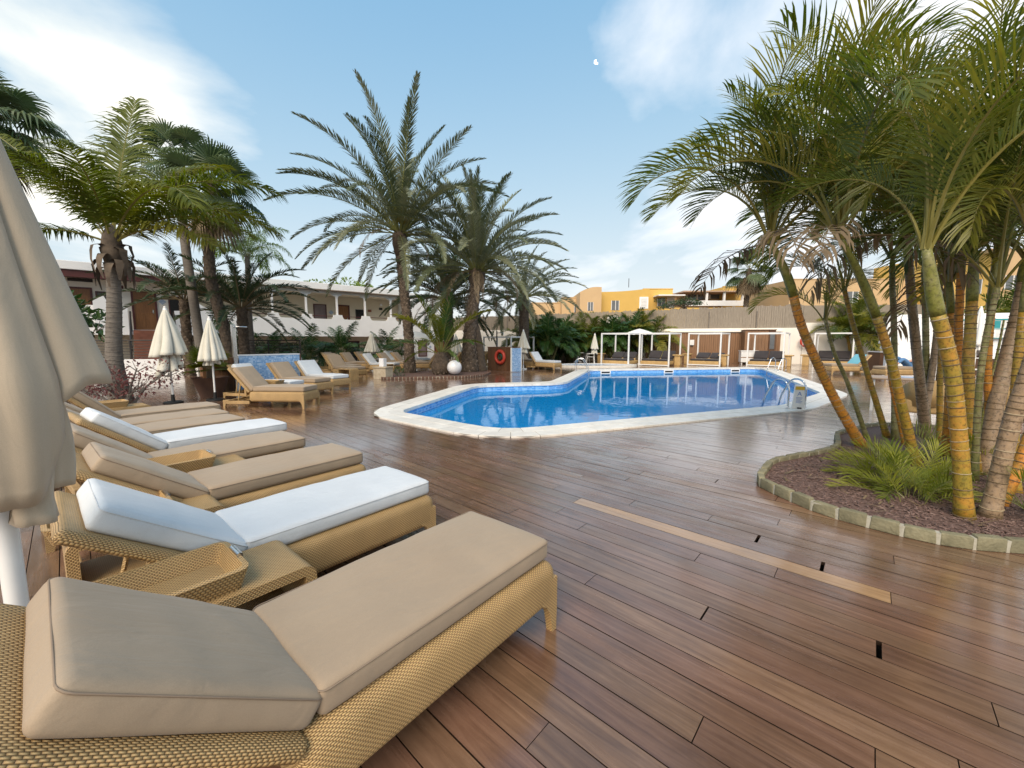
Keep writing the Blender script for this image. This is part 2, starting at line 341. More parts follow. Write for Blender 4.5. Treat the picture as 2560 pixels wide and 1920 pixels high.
TAN = fabric('tan_canvas', (.35, .27, .19), (.315, .24, .168), .26)
WHT = fabric('white_canvas', (.61, .64, .665), (.56, .585, .61), .3)
CHAR = fabric('charcoal_canvas', (.035, .030, .032), (.05, .042, .042), .3)
UMB = fabric('cream_canvas', (.52, .43, .32), (.45, .37, .275), .3, fscale=3, fstretch=(2, 2, .6))
UMBG = fabric('pale_canvas', (.66, .64, .56), (.54, .52, .45), .4, fscale=3, fstretch=(2, 2, .6))
UMBW = fabric('white_parasol_canvas', (.8, .79, .75), (.72, .71, .68), .3)
PIPE = basic('seam_thread', (.26, .195, .14), rough=.9)
PIPEW = basic('white_seam', (.62, .64, .66), rough=.9)
WICK = wicker('straw_wicker', (.64, .435, .20), (.41, .255, .105), (.07, .038, .013), .017, .0088)
WICKS = wicker('straw_wicker_smooth', (.60, .40, .17), (.48, .31, .125), (.26, .16, .06), .03, .012)
WPNT = basic('white_metal_paint', (.80, .80, .79), (.74, .74, .73), rough=.38)
STEEL = basic('polished_steel', (.72, .72, .73), (.66, .66, .67), rough=.16, metal=1)
DECK = deckmat('deck_wood', [(.28, (.108, .058, .036)), (.5, (.166, .093, .058)), (.74, (.232, .138, .089))])
DECKP = deckmat('new_deck_wood', [(.28, (.27, .15, .07)), (.5, (.37, .22, .11)), (.75, (.45, .28, .145))])
EDGEW = basic('gap_shade_edge', (.03, .018, .012), (.02, .012, .008), rough=.95, spec=.1)  # board sides coloured dark, painting shade into the gaps between boards
COPE = basic('coping_stone', (.76, .735, .68), (.63, .60, .55), scale=5, rough=.4, bump=.15, bscale=60, rnd=.07, stretch=(1, 1, 1), coord='World', rrange=.12)
TILE = mosaic('pool_mosaic', (.05, .24, .60), (.10, .35, .74), (.20, .48, .84), .06)
TILEF = mosaic('pool_floor_mosaic', (.06, .50, .82), (.08, .55, .86), (.10, .60, .90), .05)
BLUE = mosaic('shower_mosaic', (.13, .31, .62), (.26, .46, .75), (.50, .66, .88), .045, .3)
CLAD = basic('brown_cladding', (.165, .078, .036), (.085, .040, .020), scale=3, rough=.55, stretch=(14, 14, .5), rnd=.22, bump=.3, bscale=10)
CLADM = basic('brown_timber', (.25, .135, .068), (.155, .082, .040), scale=3, rough=.55, stretch=(14, 14, .5), rnd=.15, bump=.3, bscale=10)
CLADL = basic('orange_cladding', (.30, .15, .065), (.20, .095, .042), scale=3, rough=.55, stretch=(14, 14, .5), rnd=.15)
STUC = basic('white_stucco', (.86, .865, .87), (.80, .805, .81), scale=1.2, rough=.85, bump=.25, bscale=90)
STUCW = basic('warm_white_stucco', (.82, .78, .71), (.74, .70, .63), scale=.8, rough=.85, bump=.25, bscale=90)
BEIG = basic('beige_stucco', (.74, .66, .52), (.66, .58, .45), scale=1, rough=.9, bump=.25, bscale=90)
OXRED = basic('oxblood_paint', (.10, .022, .020), (.07, .016, .015), rough=.5)
DOORW = basic('door_wood', (.27, .115, .035), (.16, .065, .020), scale=3, rough=.45, stretch=(10, 10, .6))
DARKW = basic('dark_window', (.02, .018, .018), (.03, .028, .027), rough=.25)
CURT = basic('window_curtain', (.22, .17, .17), (.17, .13, .13), rough=.6)
TERR = basic('terracotta', (.30, .115, .068), (.22, .085, .05), rough=.7, rnd=.1)
IRON = basic('black_iron', (.018, .015, .014), (.03, .022, .02), rough=.45)
GROUND = basic('ground_soil', (.13, .095, .065), (.08, .06, .042), scale=2, rough=.95, bump=.5, coord='World')
MULCH = basic('bark_mulch', (.075, .040, .032), (.16, .10, .082), scale=60, rough=.85, bump=.6, bscale=120, coord='World')
CHIP = basic('bark_chip', (.10, .052, .042), (.20, .135, .115), scale=45, rough=.8, coord='World', lo=.35, hi=.65)
EDGE = basic('mossy_edging_stone', (.14, .13, .078), (.25, .225, .14), scale=9, rough=.85, bump=.8, bscale=45, rnd=.15, coord='World')
GROUT = basic('coping_grout', (.34, .31, .26), (.26, .24, .2), scale=20, rough=.95, coord='World')
MORT = basic('pale_mortar', (.42, .40, .33), (.33, .31, .25), scale=20, rough=.95, bump=.4, coord='World')
BRICK = basic('dark_edging_brick', (.14, .075, .05), (.09, .05, .036), rough=.8, rnd=.2)
REED = basic('grey_reed', (.36, .31, .245), (.17, .14, .11), scale=4, rough=.9, stretch=(30, 30, .8), bump=.6, bscale=8, rnd=.12)
RUBB = basic('rubble_stone', (.46, .37, .26), (.32, .25, .17), scale=4, rough=.9, bump=.6, bscale=20, rnd=.22)
YEL = basic('ochre_render', (.66, .43, .12), (.60, .39, .105), scale=.6, rough=.9)
YELP = basic('peach_render', (.60, .42, .23), (.55, .38, .21), scale=.6, rough=.9)
PINK = basic('pale_tile_roof', (.52, .37, .27), (.42, .29, .21), scale=2, rough=.8)
GLASSG = basic('grey_window_glass', (.16, .17, .18), (.11, .12, .13), rough=.1)
REDP = basic('red_plastic', (.52, .060, .035), (.44, .05, .03), rough=.45)
HOSE = basic('green_hose', (.02, .10, .07), rough=.5)
GLOBE = basic('opal_globe', (.84, .84, .86), (.8, .8, .83), rough=.25)
PLAST = basic('white_plastic', (.78, .78, .77), rough=.35)
TRAV = basic('travertine', (.56, .48, .36), (.40, .32, .22), scale=8, rough=.7, bump=.3)
TEAL = basic('teal_paint', (.03, .30, .33), rough=.5)
TOWEL = fabric('turquoise_towel', (.16, .44, .54), (.13, .38, .48), .5)
BLUEC = fabric('blue_check_cloth', (.18, .34, .62), (.55, .62, .72), .3)
BLACKP = basic('black_rubber', (.012, .012, .013), rough=.6)
SKIN = basic('skin', (.60, .33, .24), (.54, .29, .21), rough=.5)
HAIR = basic('blond_hair', (.52, .36, .17), (.38, .25, .11), scale=20, rough=.5, stretch=(6, 6, 1))
DENIM = fabric('denim', (.10, .22, .42), (.07, .16, .32), .5)
BLKC = fabric('black_cloth', (.012, .012, .014), (.02, .02, .022), .4)
# foliage and bark
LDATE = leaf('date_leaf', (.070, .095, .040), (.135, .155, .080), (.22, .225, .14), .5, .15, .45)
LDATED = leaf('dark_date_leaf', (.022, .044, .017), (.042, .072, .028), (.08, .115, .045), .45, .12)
LDRY = leaf('dry_leaf', (.12, .085, .048), (.18, .13, .075), (.25, .19, .12), .7, .1)
LARE = leaf('areca_leaf', (.040, .066, .013), (.115, .145, .024), (.31, .28, .055), .36, .38, .5)
LCOC = leaf('coconut_leaf', (.055, .080, .012), (.105, .130, .018), (.19, .185, .030), .5, .35, .2)
LFAN = leaf('fan_leaf', (.042, .075, .032), (.075, .115, .05), (.14, .175, .085), .4, .2)
LKEN = leaf('kentia_leaf', (.018, .048, .012), (.035, .085, .018), (.075, .14, .03), .4, .2)
LBRI = leaf('bright_leaf', (.08, .14, .02), (.14, .21, .035), (.22, .28, .06), .4, .35)
LSUCK = leaf('sucker_leaf', (.10, .14, .016), (.19, .22, .028), (.34, .34, .055), .4, .35)
LBUSH = leaf('bush_leaf', (.022, .052, .014), (.04, .09, .02), (.08, .15, .03), .35, .2, .5)
LRED = leaf('purple_leaf', (.10, .035, .035), (.18, .065, .06), (.33, .15, .12), .5, .2)
RACH = basic('green_rachis', (.20, .20, .055), (.14, .15, .04), rough=.4)
RACHY = basic('yellow_rachis', (.25, .21, .045), (.19, .17, .04), rough=.4)
RACHB = basic('brown_rachis', (.16, .12, .06), rough=.7)
BDATE = basic('date_bark', (.13, .095, .065), (.055, .040, .030), scale=7, rough=.95, bump=1.0, bscale=22)
BSCAR = basic('leaf_base_scar', (.20, .155, .115), (.085, .062, .046), scale=9, rough=.95, bump=.6, rnd=.3)
BGREY = basic('grey_bark', (.21, .185, .16), (.13, .115, .10), scale=6, rough=.9, bump=.8, bscale=25, stretch=(1, 1, 4))
BCOC = basic('coconut_bark', (.20, .175, .15), (.10, .087, .075), scale=6, rough=.9, bump=.6, bscale=30, stretch=(1, 1, 3))
FIBR = basic('dry_sheath', (.17, .13, .095), (.075, .058, .045), scale=5, rough=.95, bump=.6)
def arecabark(name, els, seed):
    m, N, L, P = newmat(name); t = nd(N, 'ShaderNodeTexCoord'); mp = nd(N, 'ShaderNodeMapping'); mp.inputs['Location'].default_value = (seed, seed * 1.7, 0); L.new(t.outputs['Object'], mp.inputs[0])
    n = nd(N, 'ShaderNodeTexNoise', ins={'Scale': 5.0, 'Detail': 9, 'Roughness': .72}); L.new(mp.outputs[0], n.inputs['Vector'])
    r = ramp(N, els); L.new(n.outputs['Fac'], r.inputs[0])
    n2 = nd(N, 'ShaderNodeTexNoise', ins={'Scale': 38, 'Detail': 5, 'Roughness': .7}); L.new(mp.outputs[0], n2.inputs['Vector'])
    k = ramp(N, [(.34, (.25, .22, .20)), (.50, (1, 1, 1)), (.66, (1.15, 1.1, 1.0))]); L.new(n2.outputs['Fac'], k.inputs[0])
    mu = nd(N, 'ShaderNodeMix', data_type='RGBA', blend_type='MULTIPLY'); mu.inputs[0].default_value = .8; L.new(r.outputs[0], mu.inputs[6]); L.new(k.outputs[0], mu.inputs[7])
    L.new(mu.outputs[2], P.inputs['Base Color']); P.inputs['Roughness'].default_value = .48
    b = nd(N, 'ShaderNodeBump', ins={'Strength': .3, 'Distance': .004}); L.new(n2.outputs['Fac'], b.inputs['Height']); L.new(b.outputs[0], P.inputs['Normal'])
    return m
STEMO = arecabark('orange_stem', [(.30, (.15, .13, .028)), (.45, (.42, .20, .028)), (.58, (.54, .21, .028)), (.74, (.26, .13, .05))], 1)
STEMY = arecabark('olive_stem', [(.28, (.13, .14, .022)), (.46, (.31, .22, .032)), (.62, (.44, .22, .034)), (.78, (.36, .30, .16))], 4)
STEMG = arecabark('green_stem', [(.28, (.10, .115, .035)), (.5, (.20, .19, .065)), (.72, (.35, .32, .20))], 7)
STEMB = arecabark('grey_stem', [(.30, (.16, .115, .07)), (.5, (.30, .21, .13)), (.72, (.38, .29, .21))], 10)
SHAFT = arecabark('crownshaft', [(.3, (.10, .13, .02)), (.5, (.19, .19, .035)), (.75, (.30, .28, .15))], 13)
RINGL = basic('pale_ring_scar', (.40, .33, .22), (.24, .18, .11), scale=30, rough=.8)
RINGD = basic('dark_ring_scar', (.09, .06, .03), (.17, .12, .06), scale=30, rough=.8)

# ------------------------------------------------------------------ outlines
def round_poly(pts, rad, seg=6):
    out = []; n = len(pts)
    for i in range(n):
        p, a, b = Vector(pts[i]), Vector(pts[i - 1]), Vector(pts[(i + 1) % n])
        u, w = (a - p), (b - p); lu, lw = u.length, w.length; u.normalize(); w.normalize()
        ang = u.angle(w); r = rad[i]; t = min(r / math.tan(ang / 2), lu * .45, lw * .45)
        for k in range(seg + 1):
            s = k / seg; q = (p + u * t) * (1 - s) ** 2 + p * 2 * s * (1 - s) + (p + w * t) * s ** 2
            out.append((q.x, q.y))
    return out
def resample(poly, step):
    n = len(poly); seg = []; tot = 0
    for i in range(n):
        l = math.dist(poly[i], poly[(i + 1) % n]); seg.append(l); tot += l
    m = max(8, round(tot / step)); out = []; i = 0; acc = 0
    for k in range(m):
        d = tot * k / m
        while acc + seg[i] < d: acc += seg[i]; i += 1
        t = (d - acc) / seg[i]; a, b = poly[i], poly[(i + 1) % n]
        out.append((a[0] + (b[0] - a[0]) * t, a[1] + (b[1] - a[1]) * t))
    return out
def inside(p, poly):
    x, y = p; c = False; n = len(poly)
    for i in range(n):
        x1, y1 = poly[i]; x2, y2 = poly[i - 1]
        if (y1 > y) != (y2 > y) and x < (x2 - x1) * (y - y1) / (y2 - y1) + x1: c = not c
    return c
def offset(poly, d):       # poly counter-clockwise, d > 0 goes outwards
    n = len(poly); out = []
    for i in range(n):
        a, b = Vector(poly[i - 1]), Vector(poly[(i + 1) % n]); t = (b - a).normalized()
        out.append((poly[i][0] + t.y * d, poly[i][1] - t.x * d))
    return out
def zprism(mb, poly, y0, y1, mi=0):     # outline in x,z pulled along y
    n = len(poly); v = [(p[0], y0, p[1]) for p in poly] + [(p[0], y1, p[1]) for p in poly]
    f = [tuple(range(n)), tuple(range(2 * n - 1, n - 1, -1))] + [(i, n + i, n + (i + 1) % n, (i + 1) % n) for i in range(n)]
    mb.add(v, f, mi)
def yb(mb, r): return mb

POOL = round_poly([(-2.45, 8.57), (-.18, 6.76), (6.4, 9.42), (9.15, 11.76), (14.15, 22.79), (4.16, 21.2), (1.92, 14.4), (-1.18, 13.69)],
                  [.3, 1.0, 1.2, .2, .6, .6, 1.5, .8])
POOLR = resample(POOL, .33)
POOLOUT = offset(POOLR, .66)
WZ = -.20
# ------------------------------------------------------------------ ground
bm = bmesh.new()
ge = []
for loop, z in (([(-900, -300), (900, -300), (900, 1500), (-900, 1500)], -.62), (offset(POOLR, .3), -.62)):
    vs = [bm.verts.new((x, y, z)) for x, y in loop]
    ge += [bm.edges.new((vs[i - 1], vs[i])) for i in range(len(vs))]
bmesh.ops.triangle_fill(bm, edges=ge, use_beauty=True)
me = bpy.data.meshes.new('ground'); bm.to_mesh(me); bm.free(); me.materials.append(GROUND)
tag(link('ground', me), 'brown earth ground under the deck and beyond', kind='structure')

# ------------------------------------------------------------------ deck
deck = thing('deck', 'wet reddish brown wooden plank deck round the pool', None); tag(deck, kind='structure')
rd = random.Random(3)
CUT = offset(POOLR, .25); CB = [xy2uv(*p) for p in CUT]
PIT, BW = .15, .1445
def board_mb(mb, L, w=BW):
    c = .0015; h = w / 2
    mb.add([(0, -h, 0), (L, -h, 0), (L, h, 0), (0, h, 0), (0, -h, -.024), (L, -h, -.024), (L, h, -.024), (0, h, -.024)], [(0, 1, 2, 3)])
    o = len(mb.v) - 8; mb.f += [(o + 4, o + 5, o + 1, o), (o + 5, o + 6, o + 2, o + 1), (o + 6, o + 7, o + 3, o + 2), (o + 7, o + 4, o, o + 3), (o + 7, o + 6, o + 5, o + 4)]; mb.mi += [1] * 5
boards = []; special = {}
# the pale replacement board and three wide open joints
pu0, pv = xy2uv(.58, 3.70); pu1, pv1 = xy2uv(2.285, 2.255)
wide = [xy2uv(1.9, 1.9), xy2uv(2.13, 2.58), xy2uv(1.93, 2.98)]
prow = int(math.floor((pv + pv1) / 2 / PIT))
for row in range(int(-3.2 / PIT), int(38.4 / PIT)):
    v = (row + .5) * PIT
    u = -28 - rd.random() * 3; js = [u]
    while u < 34:
        u += rd.choice((1.2, 1.9, 2.6, 2.6, 3.3)); js.append(u)
    if row == prow:
        js = [q for q in js if q < pu0 - .5 or q > pu1 + .5] + [pu0, pu1]; js.sort()
    wj = [a for a, b in wide if int(math.floor(b / PIT)) == row]
    for a in wj: js = sorted([q for q in js if abs(q - a) > .7] + [a])
    # where the pool cuts this row
    cuts = []; us = [p[0] for p in CB]; u0, u1 = min(us), max(us); st = None; uu = u0 - .1
    while uu < u1 + .1:
        ins = inside(uv2xy(uu, v), CUT) 
        if ins and st is None: st = uu
        if not ins and st is not None: cuts.append((st, uu)); st = None
        uu += .06
    for a, b in zip(js[:-1], js[1:]):
        parts = [(a, b)]
        for c0, c1 in cuts:
            nw = []
            for p, q in parts:
                if c1 <= p or c0 >= q: nw.append((p, q)); continue
                if p < c0: nw.append((p, c0))
                if q > c1: nw.append((c1, q))
            parts = nw
        for p, q in parts:
            if q - p < .08: continue
            x, y = uv2xy((p + q) / 2, v)
            if y < -1.6 or abs(x) > 1.55 * max(y, 0) + 3.5: continue
            gap = .022 if any(abs(q - a) < .001 for a in wj) else .004 if rd.random() > .05 else .010
            pale = row == prow and abs(p - pu0) < .01
            near = math.hypot(x, y, 1.5); inv = abs(x) < 1.28 * y + .6 and y > .7
            boards.append((near if inv else 99, p, q - gap, v, pale, rd.random()))
boards.sort(key=lambda b: b[0])
lib = {}
for i, (d, p, q, v, pale, rn) in enumerate(boards[:298]):
    L = round(q - p, 3)
    k = (L, pale)
    if k not in lib:
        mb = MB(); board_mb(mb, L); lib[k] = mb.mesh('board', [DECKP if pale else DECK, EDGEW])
    x, y = uv2xy(p, v)
    o = link('board', lib[k], deck, (x, y, rd.uniform(-.0012, .0012)), (0, 0, BA + rd.uniform(-.0006, .0006)))
    if pale: tag(o, 'newer pale tan board')
mb = MB(); vals = []
for (d, p, q, v, pale, rn) in boards[298:]:
    n0 = len(mb.f); h = BW / 2; z = rd.uniform(-.001, .001)
    pts = [uv2xy(p, v - h), uv2xy(q, v - h), uv2xy(q, v + h), uv2xy(p, v + h)]
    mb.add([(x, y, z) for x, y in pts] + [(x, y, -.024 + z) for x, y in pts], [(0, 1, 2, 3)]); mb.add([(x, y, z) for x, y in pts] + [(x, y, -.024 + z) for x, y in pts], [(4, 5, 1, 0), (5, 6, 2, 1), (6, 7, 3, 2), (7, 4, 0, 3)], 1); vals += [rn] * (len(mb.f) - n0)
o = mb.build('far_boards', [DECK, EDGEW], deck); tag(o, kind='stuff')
at = o.data.attributes.new('rnd', 'FLOAT', 'FACE'); at.data.foreach_set('value', vals)

# ------------------------------------------------------------------ pool
pool = thing('pool', 'angular swimming pool lined with blue mosaic and edged with pale stone', None); tag(pool, kind='structure')
mb = MB(); n = len(POOLR)
inn = offset(POOLR, .03)
mb.add([(x, y, -.012) for x, y in inn] + [(x, y, -1.5) for x, y in inn], [(i, n + i, n + (i + 1) % n, (i + 1) % n) for i in range(n)])
mb.build('basin_wall', TILE, pool)
mb = MB(); mb.add([(x, y, -1.5) for x, y in inn], [tuple(range(n))]); mb.build('basin_floor', TILEF, pool)
tl = []
for ring, (d0, d1) in enumerate(((0, .325), (.333, .655))):
    A, B = offset(POOLR, d0), offset(POOLR, d1)
    for i in range(n):
        a0, a1, b0, b1 = [Vector(p) for p in (A[i], A[(i + 1) % n], B[i], B[(i + 1) % n])]
        c = (a0 + a1 + b0 + b1) / 4; g = .975
        if ring:                      # outer row breaks joint
            a0, a1, b0, b1 = a0.lerp(a1, .5), a1.lerp(Vector(A[(i + 2) % n]), .5), b0.lerp(b1, .5), b1.lerp(Vector(B[(i + 2) % n]), .5); c = (a0 + a1 + b0 + b1) / 4
        q = [c + (p - c) * g for p in (a0, b0, b1, a1)]
        tl.append((c.length, [(p.x, p.y) for p in q]))
tl.sort(key=lambda t: t[0]); far = MB()
for i, (d, q) in enumerate(tl):
    z = .03 + rd.uniform(-.001, .001)
    if i < 280:
        c = [sum(p[k] for p in q) / 4 for k in (0, 1)]
        mb = MB(); mb.prism([(p[0] - c[0], p[1] - c[1]) for p in q], -.045, z); o = mb.build('coping_stone', COPE, pool, bevel=.006 if i < 120 else 0); o.location = (c[0], c[1], 0)
    else: far.prism(q, -.045, z)
tag(far.build('far_coping_stones', COPE, pool), kind='stuff')
mb = MB(); A, B = offset(POOLR, .02), offset(POOLR, .64)
mb.add([(x, y, .024) for x, y in A] + [(x, y, .024) for x, y in B], [(i, n + i, n + (i + 1) % n, (i + 1) % n) for i in range(n)]); mb.build('coping_grout', GROUT, pool)
for px, py, a in ((5.0, 21.36, 9), (8.6, 21.94, 9), (12.6, 22.57, 9)):
    mb = MB(); M = Matrix.Translation((px, py - .045, 0)) @ Matrix.Rotation(R(a), 4, 'Z')
    mb.box(-.28, .28, -.012, .03, -.20, -.05, M=M); o = mb.build('skimmer_frame', WPNT, pool)
    mb = MB(); mb.box(-.23, .23, -.016, -.011, -.17, -.08, M=M); o2 = mb.build('skimmer_mouth', DARKW, o)
m, N, L, P = newmat('pool_water')
g = nd(N, 'ShaderNodeNewGeometry')
w = nd(N, 'ShaderNodeTexNoise', ins={'Scale': 2.2, 'Detail': 3, 'Roughness': .55, 'Distortion': .4}); L.new(g.outputs['Position'], w.inputs['Vector'])
b = nd(N, 'ShaderNodeBump', ins={'Strength': .10, 'Distance': .035}); L.new(w.outputs['Fac'], b.inputs['Height'])
gl = nd(N, 'ShaderNodeBsdfGlossy'); gl.inputs['Roughness'].default_value = .012; L.new(b.outputs[0], gl.inputs['Normal'])
tr = nd(N, 'ShaderNodeBsdfTransparent'); tr.inputs[0].default_value = (.78, .94, .99, 1)
fr = nd(N, 'ShaderNodeFresnel', ins={0: 1.33}); L.new(b.outputs[0], fr.inputs['Normal'])
ms = nd(N, 'ShaderNodeMixShader'); L.new(fr.outputs[0], ms.inputs[0]); df = nd(N, 'ShaderNodeBsdfDiffuse'); df.inputs[0].default_value = (.004, .30, .74, 1)
md = nd(N, 'ShaderNodeMixShader', ins={0: .6}); L.new(tr.outputs[0], md.inputs[1]); L.new(df.outputs[0], md.inputs[2])      # body colour of lit pool water
L.new(md.outputs[0], ms.inputs[1]); L.new(gl.outputs[0], ms.inputs[2]); L.new(ms.outputs[0], N['Material Output'].inputs[0])
WATER = m
mb = MB(); mb.add([(x, y, WZ) for x, y in offset(POOLR, .02)], [tuple(range(n))])
tag(mb.build('water', WATER), 'still blue pool water mirroring palms and cabanas', kind='structure')
# children's pool beyond
ov = [(5.0 + 2.15 * math.cos(t * math.pi / 20), 24.35 + .95 * math.sin(t * math.pi / 20)) for t in range(40)]
wp = thing('wading_pool', 'small shallow wading pool with a raised pale rim beyond the main pool', 'pool')
mb = MB(); A, B = ov, offset(ov, .42)
k = len(ov)
mb.add([(x, y, .01) for x, y in A] + [(x, y, .12) for x, y in A] + [(x, y, .12) for x, y in B] + [(x, y, .0) for x, y in B],
       [(j * k + i, j * k + (i + 1) % k, (j + 1) * k + (i + 1) % k, (j + 1) * k + i) for j in range(3) for i in range(k)]); mb.build('rim', COPE, wp)
mb = MB(); A = offset(ov, .001); 
mb.add([(x, y, .004) for x, y in ov], [tuple(range(k))]); mb.build('basin', TILE, wp)
mb = MB(); mb.add([(x, y, .085) for x, y in ov], [tuple(range(k))]); mb.build('water', WATER, wp)

# ladders
def ladder(name_label, loc, rz, tread=True):
    t = thing('pool_ladder', name_label, 'ladder', loc, rz, 'steel ladders of the swimming pool')   # local -y points into the pool
    for s in (-.27, .27):
        pts = [(s, .0, -.02)] + [(s, 0, .42)] + [(s, -.22 + .22 * math.cos(a), .42 + .22 * math.sin(a)) for a in [math.pi * i / 8 * .78 for i in range(1, 9)]]
        x, y, z = pts[-1]; pts += [(s, y - .18, z - .34), (s, y - .28, -.2), (s, y - .30, -1.1)]
        mb = MB(); mb.tube(pts, .021, 10); mb.build('rail', STEEL, t, smooth=True)
        mb = MB(); mb.lathe([(.045, 0), (.045, .012), (.026, .02)], 14); o = mb.build('foot_flange', STEEL, t, smooth=True, angle=40); o.location = (s, 0, .001)
    for z in (-.42, -.68, -.94):
        mb = MB(); mb.box(-.27, .27, -.76, -.68, z, z + .02); mb.build('tread', STEEL, t)
    return t
lad = ladder('steel pool ladder on the near coping with a caution sign leaning on it', (6.46, 8.98, .031), R(19))
lad.rotation_euler.z = R(19 + 180)
ladder('steel pool ladder at the far right corner of the pool', (13.95, 20.75, .031), R(-62 + 0) + math.pi).rotation_euler.z = R(-66 + 180 + 180 - 0)
ladder('steel pool ladder at the far left corner of the pool beside the lone white lounger', (3.25, 20.3, .031), R(108)).rotation_euler.z = R(72 + 0)
# caution sign
t = thing('caution_sign', 'folding white caution sign with a yellow head standing by the near pool ladder', 'sign', (6.50, 8.98, .031), R(-32)); t.scale = (.8, .8, .85)
for s, nm in ((-1, 'front_panel'), (1, 'rear_panel')):
    mb = MB(); M = Matrix.Rotation(R(-s * 11), 4, 'X'); zprism(mb, [(-.15, 0), (.15, 0), (.10, .62), (-.10, .62)], -.006, .006)
    mb.v = [tuple(M @ Vector(p) + Vector((0, s * .12, 0))) for p in mb.v]; p = mb.build(nm, PLAST, t)
    if s < 0:
        def dec(name, poly, m, d=-.0085):
            q = MB(); zprism(q, poly, d, d + .002); q.v = [tuple(M @ Vector(v) + Vector((0, s * .12, 0))) for v in q.v]; q.build(name, m, p)
        dec('head_band', [(-.112, .52), (.112, .52), (.105, .615), (-.105, .615)], basic('caution_yellow', (.72, .45, .05), rough=.5), -.008)
        BL = basic('print_blue', (.12, .22, .50), rough=.5)
        dec('pictogram', [(-.05, .36), (-.036, .36), (0, .445), (.036, .36), (.05, .36), (.007, .47), (-.007, .47)], BL)
        dec('pictogram', [(-.028, .39), (.028, .39), (.028, .4), (-.028, .4)], BL)
        for k in range(5): dec('text_line', [(-.075, .30 - k * .035), (.075 - .02 * (k % 3), .30 - k * .035), (.075 - .02 * (k % 3), .312 - k * .035), (-.075, .312 - k * .035)], BL)
mb = MB(); mb.box(-.03, .07, -.16, -.11, 0, .035); mb.build('base_clip', BLACKP, t)

# ------------------------------------------------------------------ planting beds
def bed(name, label, outline, stone, mort, L, hgt, wid, soil_z, part_name, cat='planting bed'):
    t = thing(name, label, cat)
    rs = resample(outline, L); k = len(rs); out = rs; ins = offset(rs, -wid)
    for i in range(k):
        a0, a1, b0, b1 = [Vector(p) for p in (out[i], out[(i + 1) % k], ins[i], ins[(i + 1) % k])]
        c = (a0 + a1 + b0 + b1) / 4
        if c.y < .3 or c.x > 9: continue
        q = [c + (p - c) * .90 for p in (a0, a1, b1, b0)]
        h = hgt + rd.uniform(-.008, .008)
        mb = MB(); v = [(p.x - c.x, p.y - c.y, .001) for p in q] + [((p.x - c.x) * .97 + rd.uniform(-.006, .006), (p.y - c.y) * .97 + rd.uniform(-.006, .006), h) for p in q]
        mb.add(v, [(3, 2, 1, 0), (4, 5, 6, 7)] + [(j, (j + 1) % 4, 4 + (j + 1) % 4, 4 + j) for j in range(4)])
        o = mb.build(part_name, stone, t, bevel=.009, smooth=True); o.location = (c.x, c.y, 0)
    mb = MB(); A, B = offset(rs, -.010), offset(rs, -wid + .010)
    mb.add([(x, y, .001) for x, y in A] + [(x, y, hgt - .014) for x, y in A] + [(x, y, hgt - .014) for x, y in B] + [(x, y, .001) for x, y in B],
           [(j * k + i, j * k + (i + 1) % k, (j + 1) * k + (i + 1) % k, (j + 1) * k + i) for j in range(3) for i in range(k)])
    mb.build('mortar_strip', mort, t)
    mb = MB(); A = offset(rs, -wid + .005); mb.add([(x, y, soil_z) for x, y in A], [tuple(range(k))]); mb.build('soil', MULCH, t)
    return t, offset(rs, -wid - .02)
BED = round_poly([(2.60, 4.18), (2.74, 3.42), (3.25, 2.84), (4.4, 2.66), (6.0, 2.9), (7.8, 4.2), (8.2, 6.2), (6.7, 7.2), (5.2, 6.35), (4.6, 5.56), (4.15, 5.28), (3.2, 4.86)],
                 [.35, .8, .8, .8, 1, 1, 1, 1, .8, .5, .4, .7], 5)
pb, pin = bed('planting_bed', 'mulched planting bed edged with mossy stone blocks under the areca palms', BED, EDGE, MORT, .205, .105, .075, .055, 'edging_stone')
def chips(name, poly, z, cnt, size, mat, parent, near=None):
    r = random.Random(11); xs = [p[0] for p in poly]; ys = [p[1] for p in poly]; mb = MB(); c = 0
    while c < cnt:
        x, y = r.uniform(min(xs), max(xs)), r.uniform(min(ys), max(ys))
        if near and (math.hypot(x, y) > near): 
            continue
        if not inside((x, y), poly): continue
        s = size * r.uniform(.5, 1.3); a = r.uniform(0, 6.28); b = r.uniform(-.5, .5); w = s * r.uniform(.3, .6); th = s * .22
        M = Matrix.Translation((x, y, z + r.uniform(0, .012))) @ Matrix.Rotation(a, 4, 'Z') @ Matrix.Rotation(b, 4, 'Y') @ Matrix.Rotation(r.uniform(-.5, .5), 4, 'X')
        v = [M @ Vector(p) for p in ((-s, -w * .6, 0), (s, -w, 0), (s * .8, w, 0), (-s * .9, w * .7, 0), (-s * .7, 0, th), (s * .7, 0, th))]
        mb.add(v, [(0, 1, 5, 4), (2, 3, 4, 5), (1, 2, 5), (3, 0, 4)]); c += 1
    return tag(mb.build(name, mat, parent), kind='stuff')
chips('mulch_chips', pin, .056, 9000, .016, CHIP, pb, near=7.4)
BED2 = round_poly([(-5.25, 15.95), (-3.6, 16.3), (-2.0, 16.5), (-1.15, 17.6), (-.95, 19.5), (-2.3, 20.45), (-4.2, 19.7), (-5.6, 18.6), (-5.8, 17)], [.4, 2, 1.2, 1, .8, .8, .8, .8, .8], 5)
pb2, pin2 = bed('palm_island', 'round earth island edged with dark bricks under the date palms', BED2, BRICK, MORT, .15, .10, .10, .07, 'edging_brick')

